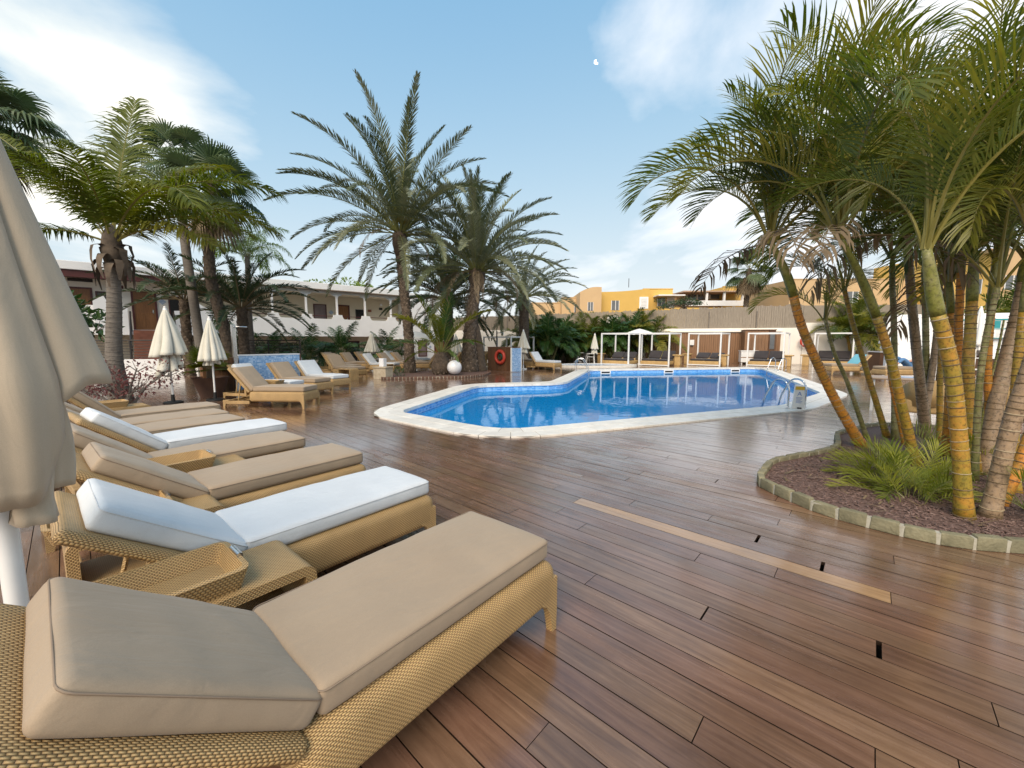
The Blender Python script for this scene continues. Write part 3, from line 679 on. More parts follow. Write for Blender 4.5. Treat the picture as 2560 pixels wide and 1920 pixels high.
# ------------------------------------------------------------------ white two-storey hotel wing on the left
FL0, SLB, FLR, PAR, BEAM, ROOF = -.6, 1.88, 2.14, 3.36, 4.82, 5.46
hotel = thing('hotel_wing', 'white two-storey hotel wing with an upper gallery on slim posts', 'building', (-15.34, 26, 0), R(41.3))
def hb(name, m, parent=hotel, **k):
    mb = MB(); return mb, (lambda: mb.build(name, m, parent, **k))
TL, TR = -16, 9.4
mb = MB(); mb.box(TL, TR, 1.7, 9, FL0, ROOF - .5); mb.box(TL, TR, .3, 1.69, BEAM + .02, ROOF - .35); mb.build('wall', BEIG, hotel)
mb = MB(); mb.box(TL, TR, -.28, 9.1, BEAM + .22, ROOF); mb.build('roof', STUC, hotel, bevel=.03)
mb = MB(); mb.box(-4.3, TR, -.34, .25, BEAM + .16, BEAM + .215); mb.build('eaves_board', basic('weathered_eaves', (.22, .17, .13), rough=.8), hotel)
mb = MB(); mb.box(TL, -4.6, -.20, .2, BEAM - .12, BEAM + .20); mb.build('eaves_beam', OXRED, hotel)
mb = MB(); mb.box(-4.3, TR, 0.0, .14, BEAM, BEAM + .155); mb.build('gallery_beam', STUC, hotel)
mb = MB(); mb.box(TL, TR, .02, 1.69, SLB, FLR); mb.build('gallery_floor', STUC, hotel)
# upper left wall plane nearer (no gallery behind the stair)
mb = MB(); mb.box(TL, -4.2, .9, 1.69, FLR, BEAM + .0); mb.build('left_upper_wall', STUCW, hotel)
for k in range(5):
    x = 2.0 * k
    mb = MB(); mb.box(x - .06, x + .06, .01, .13, PAR - .35, BEAM - .001)
    zprism(mb, [(x - .38, BEAM - .001), (x - .30, BEAM - .10), (x - .12, BEAM - .16), (x - .06, BEAM - .30), (x + .06, BEAM - .30), (x + .12, BEAM - .16), (x + .30, BEAM - .10), (x + .38, BEAM - .001)], .015, .125)
    mb.build('gallery_post', STUC, hotel)
def parapet(x0, x1, posts, lo=.30):
    pts = [(x0, SLB - .02), (x1, SLB - .02)]; top = []
    top.append((x0, PAR))
    cur = x0
    for a, b in posts:            # dips between a and b
        top += [(a, PAR)] + [(a + .18 * (1 - math.cos(q)), PAR - lo * math.sin(q)) for q in (.35, .8, 1.2, 1.57)] + [(b - .18 * (1 - math.cos(q)), PAR - lo * math.sin(q)) for q in (1.57, 1.2, .8, .35)] + [(b, PAR)]
    top.append((x1, PAR))
    pts += list(reversed(top)); q = MB(); zprism(q, pts, -.10, .0); q.build('parapet', STUC, hotel)
    for a, b in posts:
        q = MB(); q.tube([(a + .05, -.05, PAR - .10), (b - .05, -.05, PAR - .10)], .025, 6); q.build('parapet_rail', OXRED, hotel)
parapet(-4.2, TR, [(2 * k + .30, 2 * k + 1.70) for k in range(-2, 4)] + [(8.3, 9.2)])
parapet(-16, -6.75, [(-9.4, -8.2), (-13, -11)], .25)
# curved side walls of the stair
for x0, x1, d in ((-4.86, -3.6, 1),):
    q = MB(); zprism(q, [(-4.86, SLB - .02), (-3.0, SLB - .02), (-3.0, PAR - .2), (-4.1, PAR + .55), (-4.2, PAR + .15), (-4.45, PAR - .12), (-4.86, PAR - .15)], -.24, -.11); q.build('stair_cheek_wall', STUC, hotel)
q = MB(); zprism(q, [(-8.0, SLB - .02), (-6.75, SLB - .02), (-6.75, PAR - .1), (-7.2, PAR - .05), (-7.45, PAR + .12), (-7.6, PAR + .5), (-8.0, PAR + .2)], -.24, -.11); q.build('stair_cheek_wall', STUC, hotel)
def door(x0, x1, z0, z1, y, m=DOORW, par=hotel, fr=OXRED):
    q = MB(); q.box(x0 - .09, x0, y - .06, y - .004, z0, z1 + .09); q.box(x1, x1 + .09, y - .06, y - .004, z0, z1 + .09); q.box(x0 + .001, x1 - .001, y - .058, y - .004, z1, z1 + .088)
    d = q.build('door_frame', fr, par)
    q = MB(); q.box(x0, x1, y - .03, y - .003, z0, z1); w_ = (x1 - x0)
    for i in (0, 1):
        for a, b in ((.08, .42), (.47, .93)):
            q.box(x0 + w_ * (.1 + .43 * i), x0 + w_ * (.47 + .43 * i), y - .042, y - .031, z0 + (z1 - z0) * a, z0 + (z1 - z0) * b)
    l = q.build('door', m, par); q = MB(); q.box(x1 - .13, x1 - .07, y - .05, y - .043, z0 + .95, z0 + 1.15); q.tube([(x1 - .1, y - .06, z0 + 1.02), (x1 - .2, y - .06, z0 + 1.02)], .01, 6); q.build('door_handle', STEEL, l)
def window(x0, x1, z0, z1, y, glass=DARKW, fr=OXRED, par=hotel):
    q = MB(); w_ = .06
    q.box(x0 - w_, x0, y - .05, y - .003, z0 - w_, z1 + w_); q.box(x1, x1 + w_, y - .05, y - .003, z0 - w_, z1 + w_); q.box(x0 + .001, x1 - .001, y - .048, y - .003, z1, z1 + w_ - .002); q.box(x0 + .001, x1 - .001, y - .048, y - .003, z0 - w_ + .002, z0)
    f = q.build('window_frame', fr, par); q = MB(); q.box(x0, x1, y - .02, y - .002, z0, z1); q.build('pane', glass, f); return f
door(-6.52, -5.64, FLR, FLR + 2.08, .9); door(-9.0, -8.15, FLR, FLR + 2.08, .9)
window(-7.9, -7.35, FLR + .75, FLR + 1.95, .9); window(-5.0, -4.45, FLR + .6, FLR + 1.9, .9)
window(2.95, 3.72, FLR + .95, FLR + 2.0, 1.7, CURT); door(4.55, 5.35, FLR, FLR + 2.0, 1.7); window(5.95, 6.45, FLR + 1.15, FLR + 1.75, 1.7, DARKW, IRON)
for x, z, m in ((1.2, FLR + 2.1, IRON), (7.0, FLR + 1.75, TERR), (7.9, FLR + 1.95, IRON), (-7.0, FLR + 2.3, OXRED)):
    q = MB(); yy = 1.7 if x > -4 else .9; q.box(x - .13, x + .13, yy - .05, yy - .003, z - .09, z + .09); q.build('wall_lamp', m, hotel)
q = MB(); q.lathe([(.0, -.08), (.10, -.06), (.11, 0), (.08, .09), (.0, .12)], 12, cap=False); o = q.build('wall_lamp', GLOBE, hotel, smooth=True); o.location = (7.9, 1.58, FLR + 2.25)
TILB = basic('blue_tile', (.18, .27, .45), (.5, .55, .6), scale=14, rough=.3)
for x, z, yy in ((4.1, FLR + 1.5, 1.7), (-5.32, FLR + 1.62, .9)):
    q = MB(); zprism(q, [(x - .17, z), (x, z - .17), (x + .17, z), (x, z + .17)], yy - .02, yy - .003); q.build('wall_tile', TILB, hotel)
q = MB(); q.box(-8.9, -8.0, .86, .897, FLR + 2.45, FLR + 2.62); q.build('vent_grille', IRON, hotel)
# ground floor openings
for x0, x1 in ((.6, 1.3), (3.2, 4.2), (-2.0, -1.2)): window(x0, x1, .35, 1.35, 1.7)
door(5.1, 6.0, FL0, 1.45, 1.7, DARKW); door(-9.8, -8.9, FL0, 1.4, 1.7, DARKW); door(-3.6, -2.8, FL0, 1.4, 1.7, DARKW)
q = MB(); q.box(7.4, 7.6, .2, 1.69, FL0, SLB - .02); q.build('pier', STUC, hotel)
# end pavilion of the wing
mb = MB(); mb.box(9.42, 13.2, -.35, 9, FL0, ROOF - .45); mb.build('end_wall', STUC, hotel)
mb = MB(); mb.box(9.3, 13.3, -.45, 9, ROOF - .45, ROOF - .2); mb.build('roof_edge', STUC, hotel)
window(10.1, 10.75, .35, 1.55, -.35, CURT); door(11.6, 12.4, FL0, 1.45, -.35)
q = MB(); zprism(q, [(11.0, 1.05), (11.13, .92), (11.26, 1.05), (11.13, 1.18)], -.37, -.353); q.build('wall_tile', TILB, hotel)
# stair
st = thing('garden_stair', 'terracotta stair with dark railings up to the hotel gallery', 'stair', (-15.34, 26, 0), R(41.3))
NS = 15
for i in range(NS):
    z1 = FLR - .02 - i * (FLR - FL0 - .1) / NS; y0 = -.12 - i * .27
    q = MB(); q.box(-6.6, -4.95, y0 - .27, y0 - .004, z1 - .20, z1 - .002); q.build('step', TERR, st)
q = MB(); q.xprism([(-.15, FLR - .3), (-.15, FL0), (-4.1, FL0), (-4.1, FL0 + .02)], -6.58, -4.97); q.build('stair_body', STUC, st)
for x in (-6.66, -4.89):
    q = MB(); q.tube([(x, -.12, FLR + .95), (x, -4.2, FL0 + 1.0)], .04, 6); q.tube([(x, -.12, FLR + .5), (x, -4.2, FL0 + .55)], .025, 6)
    for i in range(0, NS + 1, 3):
        y = -.12 - i * .27; z = FLR - i * (FLR - FL0 - .1) / NS; q.tube([(x, y, z - .1), (x, y, z + .95)], .025, 6)
    q.build('stair_railing', IRON, st)
# low wall and railing before the hotel
gw = thing('garden_wall', 'low white wall with a black iron railing before the hotel stair', 'wall', (-18.5, 17.6, 0), R(14))
q = MB(); q.box(0, 8.4, 0, .22, FL0, .72); q.build('wall', STUC, gw, bevel=.02)
for k in range(7):
    z = .82 + k * .125; q = MB(); q.tube([(0, .11, z), (8.4, .11, z)], .016 if k < 6 else .03, 6); q.build('rail', IRON, gw)
for k in range(7): q = MB(); q.box(k * 1.39, k * 1.39 + .05, .085, .135, .72, 1.60); q.build('post', IRON, gw)
# tree showing over the roof comes with the vegetation

# ------------------------------------------------------------------ far wall with cladding, reed screen
def wallrun(name, label, p0, p1, parts, cat='wall'):
    d = Vector((p1[0] - p0[0], p1[1] - p0[1])); t = thing(name, label, cat, (p0[0], p0[1], 0), math.atan2(d.y, d.x)); return t, d.length
bw, LW = wallrun('boundary_wall', 'warm white boundary wall behind the cabanas with a reed screen along its top', (-12, 36.09), (19.5, 27.0), None)
q = MB(); q.box(0, LW, .1, .4, FL0, 2.42); q.build('wall', STUCW, bw, bevel=.02)
rr = random.Random(5)
x = 0; k = 0
while x < LW - .2:
    w = rr.uniform(1.6, 2.2); w = min(w, LW - x); q = MB(); n_ = 16
    for i in range(n_):
        a, b = x + w * i / n_, x + w * (i + .92) / n_; h = 3.35 + .02 * x + rr.uniform(-.05, .05)
        q.box(a, b, .22 + rr.uniform(-.012, .012), .27, 2.421, h)
    q.build('reed_panel', REED, bw); x += w
x = 0
while x < LW:
    q = MB(); q.box(x, x + .05, .15, .21, 2.422, 3.6); q.build('screen_post', BGREY, bw); x += 3.0
bw2, LW2 = wallrun('right_boundary_wall', 'white boundary wall behind the terrace tables with a pale balustrade on top', (19.55, 27.0), (44, 24.2), None)
q = MB(); q.box(0, LW2, .1, .4, FL0, 2.75); q.build('wall', STUCW, bw2, bevel=.02)
q = MB(); q.box(0, 9, .2, .25, 2.751, 3.9); q.build('reed_panel', REED, bw2)
for i in range(70):
    q = MB(); q.box(9.2 + i * .2, 9.32 + i * .2, .2, .26, 2.751, 3.5); q.build('baluster', STUC, bw2)
q = MB(); q.box(9.2, 23.3, .17, .29, 3.501, 3.6); q.build('handrail', OXRED, bw2)
# timber clad changing block
dv = Vector((21.5, -6.2)).normalized(); ang = math.atan2(-6.2, 21.5)
cl = thing('timber_screen', 'brown vertical timber cladding on the wall behind the cabanas', 'cladding', (9.9, 29.75, 0), ang)
q = MB(); x = 0; i = 0
while x < 8.6:
    q.box(x, x + .125, -.02 - .018 * (i % 2), .08, 0, 2.16); x += .138; i += 1
tag(q.build('planks', CLADM, cl), kind='stuff')
q = MB(); q.box(-.1, 8.8, -.12, .10, 2.162, 2.24); q.build('cap_board', STUCW, cl)
q = MB(); q.box(3.0, 3.28, -.075, -.041, 1.25, 1.62); o = q.build('notice', PLAST, cl); q = MB(); q.box(3.05, 3.23, -.085, -.076, 1.16, 1.22); q.build('notice_holder', IRON, o)
# changing room with a glazed door at the right end of the cladding
ch = thing('changing_room', 'brown plank cubicle with a small glazed door between cabana and white wall', 'cubicle', (16.6, 26.75, 0), ang)
q = MB(); 
for i in range(7): q.box(-1.0 + i * .2, -.81 + i * .2, 0, .9, 0, 2.25)
q.build('planks', CLADM, ch); q = MB(); q.box(.41, .8, -.02, .85, 0, 2.25); d = q.build('door', CLAD, ch)
q = MB(); q.box(.47, .74, -.035, -.021, 1.0, 2.05); q.build('pane', GLASSG, d)
q = MB(); q.box(-1.05, .85, -.06, .95, 2.252, 2.3); q.build('roof_board', CLAD, ch)
tb = thing('towel_box', 'white chest of towels standing before the plank cubicle', 'chest', (15.6, 26.45, 0), ang)
q = MB(); q.box(-.5, .5, -.3, .3, .15, .85); q.build('body', WPNT, tb, bevel=.02); q = MB(); q.box(-.52, .52, -.32, .32, .855, .92); q.build('lid', WPNT, tb); q = MB(); q.box(-.5, .5, -.31, -.302, .45, .5); q.build('trim', CLADL, tb)
for sx in (-.45, .4):
    q = MB(); q.box(sx, sx + .05, -.25, .25, 0, .149); q.build('foot', WPNT, tb)
# rubble retaining wall under the hedge
rw = thing('rubble_wall', 'low honey coloured rubble stone wall below the hedge', 'wall', (1.2, 31.6, 0), R(-16.2))
q = MB(); q.box(0, 8.6, .05, .4, -.1, .62); q.build('mortar_core', MORT, rw)
for r_ in range(3):
    x = rr.uniform(0, .2)
    while x < 8.4:
        w = rr.uniform(.22, .5); z0 = .0 + r_ * .21; q = MB(); q.box(x, x + w - .03, rr.uniform(-.04, .0), .06, z0 + rr.uniform(0, .02), z0 + .19); q.build('stone', RUBB, rw, bevel=.03); x += w

# ------------------------------------------------------------------ ochre apartment buildings beyond
def house(name, label, Y, segs):
    t = thing(name, label, 'building', ((segs[0][0] + segs[-1][1]) / 2, Y, FL0)); ox, oy = t.location.x, Y
    for (x0, x1, zt, dy, m, wins) in segs:
        q = MB(); x0 -= ox; x1 -= ox
        if isinstance(zt, tuple):
            k = 7; top = [(x0 + (x1 - x0) * i / k, zt[0] + (zt[1] - zt[0]) * (i / k) + zt[2] * math.sin(math.pi * i / k)) for i in range(k + 1)]
            zprism(q, [(x0, 0), (x1, 0)] + [(a, b - FL0) for a, b in reversed(top)], dy, dy + 8)
        else: q.box(x0, x1, dy, dy + 8, 0, zt - FL0)
        q.build('wall', m, t)
        q = MB(); zt1 = max(zt[:2]) if isinstance(zt, tuple) else zt
        if not isinstance(zt, tuple): q.box(x0 - .03, x1 + .03, dy - .05, dy + .3, zt - FL0 + .001, zt - FL0 + .10); q.build('roof_edge', m, t)
        for (a, b, z0, z1, kind) in wins:
            a -= ox; b -= ox; q = MB(); z0 -= FL0; z1 -= FL0
            if kind == 'w':
                q.box(a - .2, b + .2, dy - .08, dy - .003, z0 - .2, z1 + .2); f = q.build('window_frame', STUC, t); q = MB(); q.box(a, b, dy - .10, dy - .082, z0, z1); q.build('pane', basic('closed_shutter', (.55, .56, .56), rough=.5), f)
                for s in range(6): q = MB(); q.box(a, b, dy - .108, dy - .101, z0 + (z1 - z0) * (s + .1) / 6, z0 + (z1 - z0) * (s + .8) / 6); q.build('slat', WPNT, f)
            else:
                q.box(a, b, dy - .03, dy - .003, z0, z1); f = q.build('window', GLASSG, t)
                for s in (0, .5, .93): q = MB(); q.box(a + (b - a) * s, a + (b - a) * (s + .07), dy - .06, dy - .031, z0, z1); q.build('glazing_bar', WPNT, f)
    return t
k5 = .05
def X(px, Y): return (px - 1280) / 1000 * Y
def Z(py, Y): return 1.55 + (852 - py) / 1000 * Y * .985
Y5 = 50
hs = house('apartment_house', 'ochre and peach stepped apartment house beyond the hedge', Y5, [
    (X(1330, Y5), X(1410, Y5), Z(750, Y5), 4.5, YELP, []),
    (X(1410, Y5), X(1447, Y5), Z(739, Y5), 3.0, YELP, [(X(1433, 53), X(1445, 53), Z(782, 53), Z(764, 53), 'g')]),
    (X(1447, Y5), X(1500, Y5), (Z(731, Y5), Z(719, Y5), .25), 0, YELP, [(X(1466, Y5), X(1480, Y5), Z(777, Y5), Z(756, Y5), 'g')]),
    (X(1501, Y5), X(1628, Y5), (Z(727, Y5), Z(718, Y5), -.12), 1.6, YEL, [(X(1524, 51.6), X(1544, 51.6), Z(776, 51.6), Z(752, 51.6), 'g'), (X(1597, 51.6), X(1611, 51.6), Z(768, 51.6), Z(747, 51.6), 'w')]),
    (X(1628.5, Y5), X(1706, Y5), Z(714, Y5), 4.0, YEL, [(X(1637, 54), X(1657, 54), Z(766, 54), Z(746, 54), 'g'), (X(1664, 54), X(1676, 54), Z(766, 54), Z(742, 54), 'w')]),
    (X(1706.5, Y5), X(1850, Y5), Z(722, Y5), 6, YELP, [(X(1708, 56), X(1758, 56), Z(750, 56), Z(733, 56), 'g'), (X(1762, 56), X(1840, 56), Z(748, 56), Z(728, 56), 'g')]),
    (X(1850.5, Y5), X(2000, Y5), Z(705, Y5), 5, YEL, []),
])
ox, oy = hs.location.x, Y5
q = MB(); q.box(X(1640, 52) - ox, X(1706, 52) - ox, 2.0, 3.98, Z(740, 52) - FL0, Z(737, 52) - FL0); q.build('porch_roof', STUC, hs)
q = MB(); q.box(X(1706, 53) - ox, X(1850, 53) - ox, 3.0, 3.2, Z(765, 53) - FL0, Z(752, 53) - FL0); q.build('terrace_parapet', STUC, hs)
q = MB(); q.box(X(1700, 53) - ox, X(1850, 53) - ox, 2.8, 5.9, Z(731, 53) - FL0, Z(728, 53) - FL0); q.build('terrace_roof', PINK, hs)
for px in (1757, 1800, 1845): q = MB(); q.box(X(px, 53) - ox, X(px, 53) + .25 - ox, 3.0, 3.25, Z(752, 53) - FL0 + .001, Z(731, 53) - FL0 - .001); q.build('terrace_post', STUC, hs)
q = MB(); q.tube([(X(1566, 52) - ox, 2, Z(720, 52) - FL0), (X(1566, 52) - ox, 2, Z(698, 52) - FL0)], .04, 5); q.build('aerial', IRON, hs)
q = MB(); q.box(X(1340, Y5) - ox, X(1640, Y5) - ox, -2.2, -2.0, 0, Z(795, 48) - FL0); q.build('garden_wall', YELP, hs)
q = MB(); q.box(X(1640, Y5) - ox, X(2000, Y5) - ox, -1.2, -1.0, 0, Z(770, 49) - FL0); q.build('terrace_wall', YEL, hs)
Y4 = 42
house('right_apartment_house', 'tall ochre and peach block rising behind the areca palms', Y4, [
    (X(2010, Y4), X(2330, Y4), Z(690, Y4), 3, YELP, [(X(2100, 45), X(2130, 45), Z(760, 45), Z(730, 45), 'g')]),
    (X(2331, Y4), X(2470, Y4), Z(640, Y4), 0, YEL, [(X(2400, Y4), X(2430, Y4), Z(735, Y4), Z(700, Y4), 'g')]),
    (X(2471, Y4), X(2700, Y4), Z(622, Y4), 1.2, YELP, [(X(2490, 43), X(2530, 43), Z(725, 43), Z(690, 43), 'g')])])
# ------------------------------------------------------------------ daytime moon
q = MB(); k = 14; o_ = [(math.sin(a), math.cos(a)) for a in [math.pi * i / k for i in range(k + 1)]]; i_ = [(.62 * x, z) for x, z in o_]
pts = [(-x, z) for x, z in o_] + [(-x, z) for x, z in reversed(i_[1:-1])]
zprism(q, pts, -.3, .3)
mm, N, L, P = newmat('moon_glow'); P.inputs['Base Color'].default_value = (.8, .8, .8, 1); P.inputs['Emission Color'].default_value = (1, 1, 1, 1); P.inputs['Emission Strength'].default_value = .75  # emission stands in for sunlight; the phase is cut into the crescent shape
mo = q.build('moon', mm); mo.location = (.197 * 3000, 3000, 1.55 + .6416 * 3000); mo.scale = (21, 21, 21); mo.rotation_euler = (R(-35), R(-12), 0)
tag(mo, 'pale crescent moon in the blue daytime sky', 'moon')

# ------------------------------------------------------------------ sun loungers
HZ = .385
def ring_pts(x0, x1, y0, y1, z, r):
    out = []
    for cx, cy, a0 in ((x1 - r, y1 - r, 0), (x0 + r, y1 - r, 90), (x0 + r, y0 + r, 180), (x1 - r, y0 + r, 270)):
        for a in (0, 30, 60, 90): out.append((cx + r * math.cos(R(a0 + a)), cy + r * math.sin(R(a0 + a)), z))
    return out
def crease(q, seed):       # soft dents, side puckers and slack in the covers
    for i, (x, y, z) in enumerate(q.v):
        a = noise.noise(Vector((x * 3.1 + seed, y * 4.3, z * 2 + seed))); b = noise.noise(Vector((x * 9 + seed * 2, y * 3.5, seed)))
        edge = min(1, abs(y) / .30) ** 6; pk = math.sin(x * 95 + 6 * a) * .0022 * edge * max(0, 1 - abs(z - .06) / .06)
        q.v[i] = (x + .003 * b, y + (pk + .004 * a) * (1 if y > 0 else -1), z + (.0065 * a + .003 * b) * (1 if z > .05 else 0))
def lounger_meshes(cm, pm, wm):
    d = {}
    q = MB(); q.rbox(-.04, 1.27, -.345, .345, .15, HZ, .06, (10, 4, 2)); d['frame'] = q.mesh('frame', wm, True)
    def leg(sx, sy):
        q = MB(); secs = [(.30, .20), (.21, .16), (.165, .095), (.12, .066), (.05, .050), (0, .042)]
        v = []
        for z, w in secs:
            x1 = 1.268 if sx else -.66; y1 = .344
            xa, xb = (x1 - w, x1 - .004 * (z < .1)) if sx else (x1, x1 + w); ya, yb_ = y1 - max(.04, w * .55), y1
            v += [(xa, sy * ya, z), (xb, sy * ya, z), (xb, sy * yb_, z), (xa, sy * yb_, z)]
        if not sx: v = [(x, y, min(z, .19)) for x, y, z in v]
        f = [(0, 1, 2, 3), (23, 22, 21, 20)] + [(k * 4 + i, k * 4 + 4 + i, k * 4 + 4 + (i + 1) % 4, k * 4 + (i + 1) % 4) for k in range(5) for i in range(4)]
        q.add(v, f); return q.mesh('leg', wm, True, angle=50)
    d['legs'] = [leg(sx, sy) for sx in (1, 0) for sy in (1, -1)]
    q = MB()
    for s in (-1, 1): q.box(-.66, -.03, s * .322 - .02, s * .322 + .02, .10, .175)
    q.box(-.66, -.60, -.30, .30, .102, .173); d['rear_rail'] = q.mesh('rear_rail', wm, bevel=.006)
    q = MB(); q.rbox(-.735, -.005, -.345, .345, -.062, .0, .028, (8, 4, 1)); d['back_frame'] = q.mesh('back_frame', wm, True)
    q = MB(); q.rbox(.012, 1.235, -.30, .30, .0, .112, .03, (26, 14, 3), .012, sag=.006); crease(q, 3); d['seat_cushion'] = q.mesh('seat_cushion', cm, True)
    q = MB(); q.rbox(-.65, .012, -.30, .30, .0, .108, .03, (18, 14, 3), .012); crease(q, 8); d['back_cushion'] = q.mesh('back_cushion', cm, True)
    q = MB(); q.tube(ring_pts(.016, 1.231, -.304, .304, .096, .03), .0028, 5, closed=True); d['seat_piping'] = q.mesh('piping', pm, True)
    q = MB(); q.tube(ring_pts(-.646, .008, -.304, .304, .092, .03), .0028, 5, closed=True); d['back_piping'] = q.mesh('piping', pm, True)
    return d
LMB = lounger_meshes(TAN, PIPE, WICK); LMW = lounger_meshes(WHT, PIPEW, WICK)
def lounger(label, x, y, yaw, back=27, white=False, group=None, z=0):
    d = LMW if white else LMB
    t = thing('sun_lounger', label, 'sun lounger', (x, y, z), R(yaw), group)
    link('frame', d['frame'], t)
    for l in d['legs']: link('leg', l, t)
    link('rear_rail', d['rear_rail'], t)
    a = R(back)
    bf = link('back_frame', d['back_frame'], t, (0, 0, HZ - .004), (0, a, 0))
    s = link('seat_cushion', d['seat_cushion'], t, (.02, 0, HZ + .002)); link('piping', d['seat_piping'], s)
    b = link('back_cushion', d['back_cushion'], t, (-.012, 0, HZ + .002), (0, a, 0)); link('piping', d['back_piping'], b)
    # prop under the backrest
    h = (HZ + .40 * math.sin(a)) - .03; xx = -.40 * math.cos(a)
    if a > .25:
        q = MB()
        for sy in (-.25, .25): q.tube([(xx, sy, h), (xx - .10, sy, .17)], .012, 6)
        q.tube([(xx - .10, -.25, .17), (xx - .10, .25, .17)], .012, 6)
        q.build('back_prop', WICKS, t)
    return t
G1 = 'loungers side by side in the near left row'
lounger('nearest tan cushioned wicker lounger, cropped by the lower left corner', -0.837, 1.272, 49.9, 38, False, G1)
lounger('white cushioned wicker lounger second from the camera in the left row', -1.660, 2.181, 50, 36, True, G1)
lounger('tan wicker lounger just beyond the nearest white one, between two tray tables', -2.436, 2.937, 51, 36, False, G1)
lounger('tan wicker lounger touching the near side of the second white lounger of the left row', -3.273, 3.510, 52, 39, False, G1)
lounger('white cushioned lounger fifth in the left row, flanked by tan ones', -3.898, 4.276, 54, 39, True, G1)
lounger('tan lounger just beyond the second white lounger of the left row', -4.664, 4.607, 54, 39, False, G1)
lounger('tan lounger second to last in the near left row', -5.203, 5.071, 54, 39, False, G1)
lounger('tan lounger last in the near left row, beside the purple shrub', -5.837, 5.761, 54, 46, False, G1)
G2 = 'loungers by the blue shower wall'
lounger('tan lounger with raised back, side on, in front of the small parasol by the shower', -6.0, 9.45, -3, 50, False, G2)
lounger('white lounger half hidden behind the side-on tan lounger', -6.95, 10.75, -8, 50, True, G2)
lounger('tan lounger in front of the blue mosaic shower wall', -6.55, 11.75, -20, 48, False, G2)
lounger('white lounger with its foot nearest the wet deck by the blue wall', -6.43, 13.0, -28, 46, True, G2)
G3 = 'loungers crowded before the hotel'
mids = [('tan lounger with a wicker side table against it before the hotel', -7.3, 16.95, -30, 50, 0),
    ('tan lounger seen from behind next to the one with the side table', -8.0, 18.35, -30, 50, 0),
    ('tan lounger seen from behind nearest the blue wall in the far cluster', -8.75, 19.75, -30, 50, 0),
    ('tan lounger at the left rear of the far cluster', -9.7, 21.7, -15, 50, 0),
    ('tan lounger upright at the middle rear of the far cluster', -8.3, 20.75, -15, 52, 0),
    ('lounger with a white cushion and its wicker back to the camera in the cluster', -6.75, 19.5, -12, 50, 1),
    ('tan lounger behind the stone lantern pedestal', -6.35, 20.6, -12, 50, 0),
    ('tan lounger right of the striped parasol in the far cluster', -6.0, 21.75, -8, 50, 0),
    ('tan lounger at the foot of the striped closed parasol', -8.4, 22.9, -20, 50, 0),
    ('left one of two white loungers facing out before the hotel end', -7.3, 24.3, -40, 48, 1),
    ('right one of two white loungers facing out before the hotel end', -6.15, 25.1, -40, 48, 1),
    ('tan lounger with raised head to the right behind the tall date palm trunk', -4.25, 20.75, 180, 50, 0),
    ('tan lounger behind the small palm of the island', -3.1, 22.3, 160, 52, 0),
    ('tan lounger behind the white globe lamp', -2.1, 23.4, 160, 52, 0),
    ('tan lounger just left of the plank box with the red ring', -1.75, 24.9, 150, 48, 0),
    ('tan lounger half hidden behind the blue tiled side of the box', .75, 23.3, -42, 48, 0)]
for l, x, y, a, b, w in mids: lounger(l, x, y, a, b, bool(w), G3)
lounger('lone white cushioned lounger right of the plank box with the red ring', 1.5, 22.0, -42, 52, True)
G4 = 'loungers on the right terrace'
lounger('tan lounger with a turquoise towel over its back, behind the areca stems', 15.9, 18.6, 180, 48, False, G4)
lounger('tan lounger carrying a reclining person behind the areca stems', 16.5, 16.6, 180, 30, False, G4)
tw = MB(); tw.rbox(-.60, -.02, -.30, .30, .112, .135, .01, (8, 6, 1), .006)
o = tw.build('towel', TOWEL, None, True); o.location = (15.9, 18.6, HZ + .01); o.rotation_euler = (0, R(48), R(180)); o.rotation_mode = 'XYZ'
tag(o, 'turquoise towel hung over the back of a terrace lounger', 'towel')

# side tables and trays
q = MB(); k = 8
def waterfall(L, W, H, t=.05, r=.06):
    q = MB(); pts = []
    outer = [(-L / 2, 0)] + [(-L / 2 + r - r * math.cos(a), H - r + r * math.sin(a)) for a in [math.pi / 2 * i / 5 for i in range(6)]] + [(L / 2 - r + r * math.sin(a), H - r + r * math.cos(a)) for a in [math.pi / 2 * i / 5 for i in range(6)]] + [(L / 2, 0)]
    inner = [(L / 2 - t, 0), (L / 2 - t, H - t), (-L / 2 + t, H - t), (-L / 2 + t, 0)]
    n = len(outer); v = []
    inn = []
    for (x, z) in outer: inn.append((max(-L / 2 + t, min(L / 2 - t, x)), min(z, H - t)))
    for y in (-W / 2, W / 2):
        v += [(x, y, z) for x, z in outer] + [(x, y, z) for x, z in inn]
    f = []
    for i in range(n - 1):
        a, b = i, i + 1
        f += [(a, b, 2 * n + b, 2 * n + a), (n + b, n + a, 3 * n + a, 3 * n + b), (b, a, n + a, n + b), (2 * n + a, 2 * n + b, 3 * n + b, 3 * n + a)]
    f += [(0, n, 3 * n, 2 * n)[::-1], (n - 1, 2 * n - 1, 4 * n - 1, 3 * n - 1)]
    q.add(v, f); return q
TBL = waterfall(.74, .40, .46).mesh('table_top', WICK, True, angle=40)
def shelfm():
    q = MB(); q.box(-.318, .318, -.18, .18, .18, .20); return q.mesh('shelf', WICK)
TSH = shelfm()
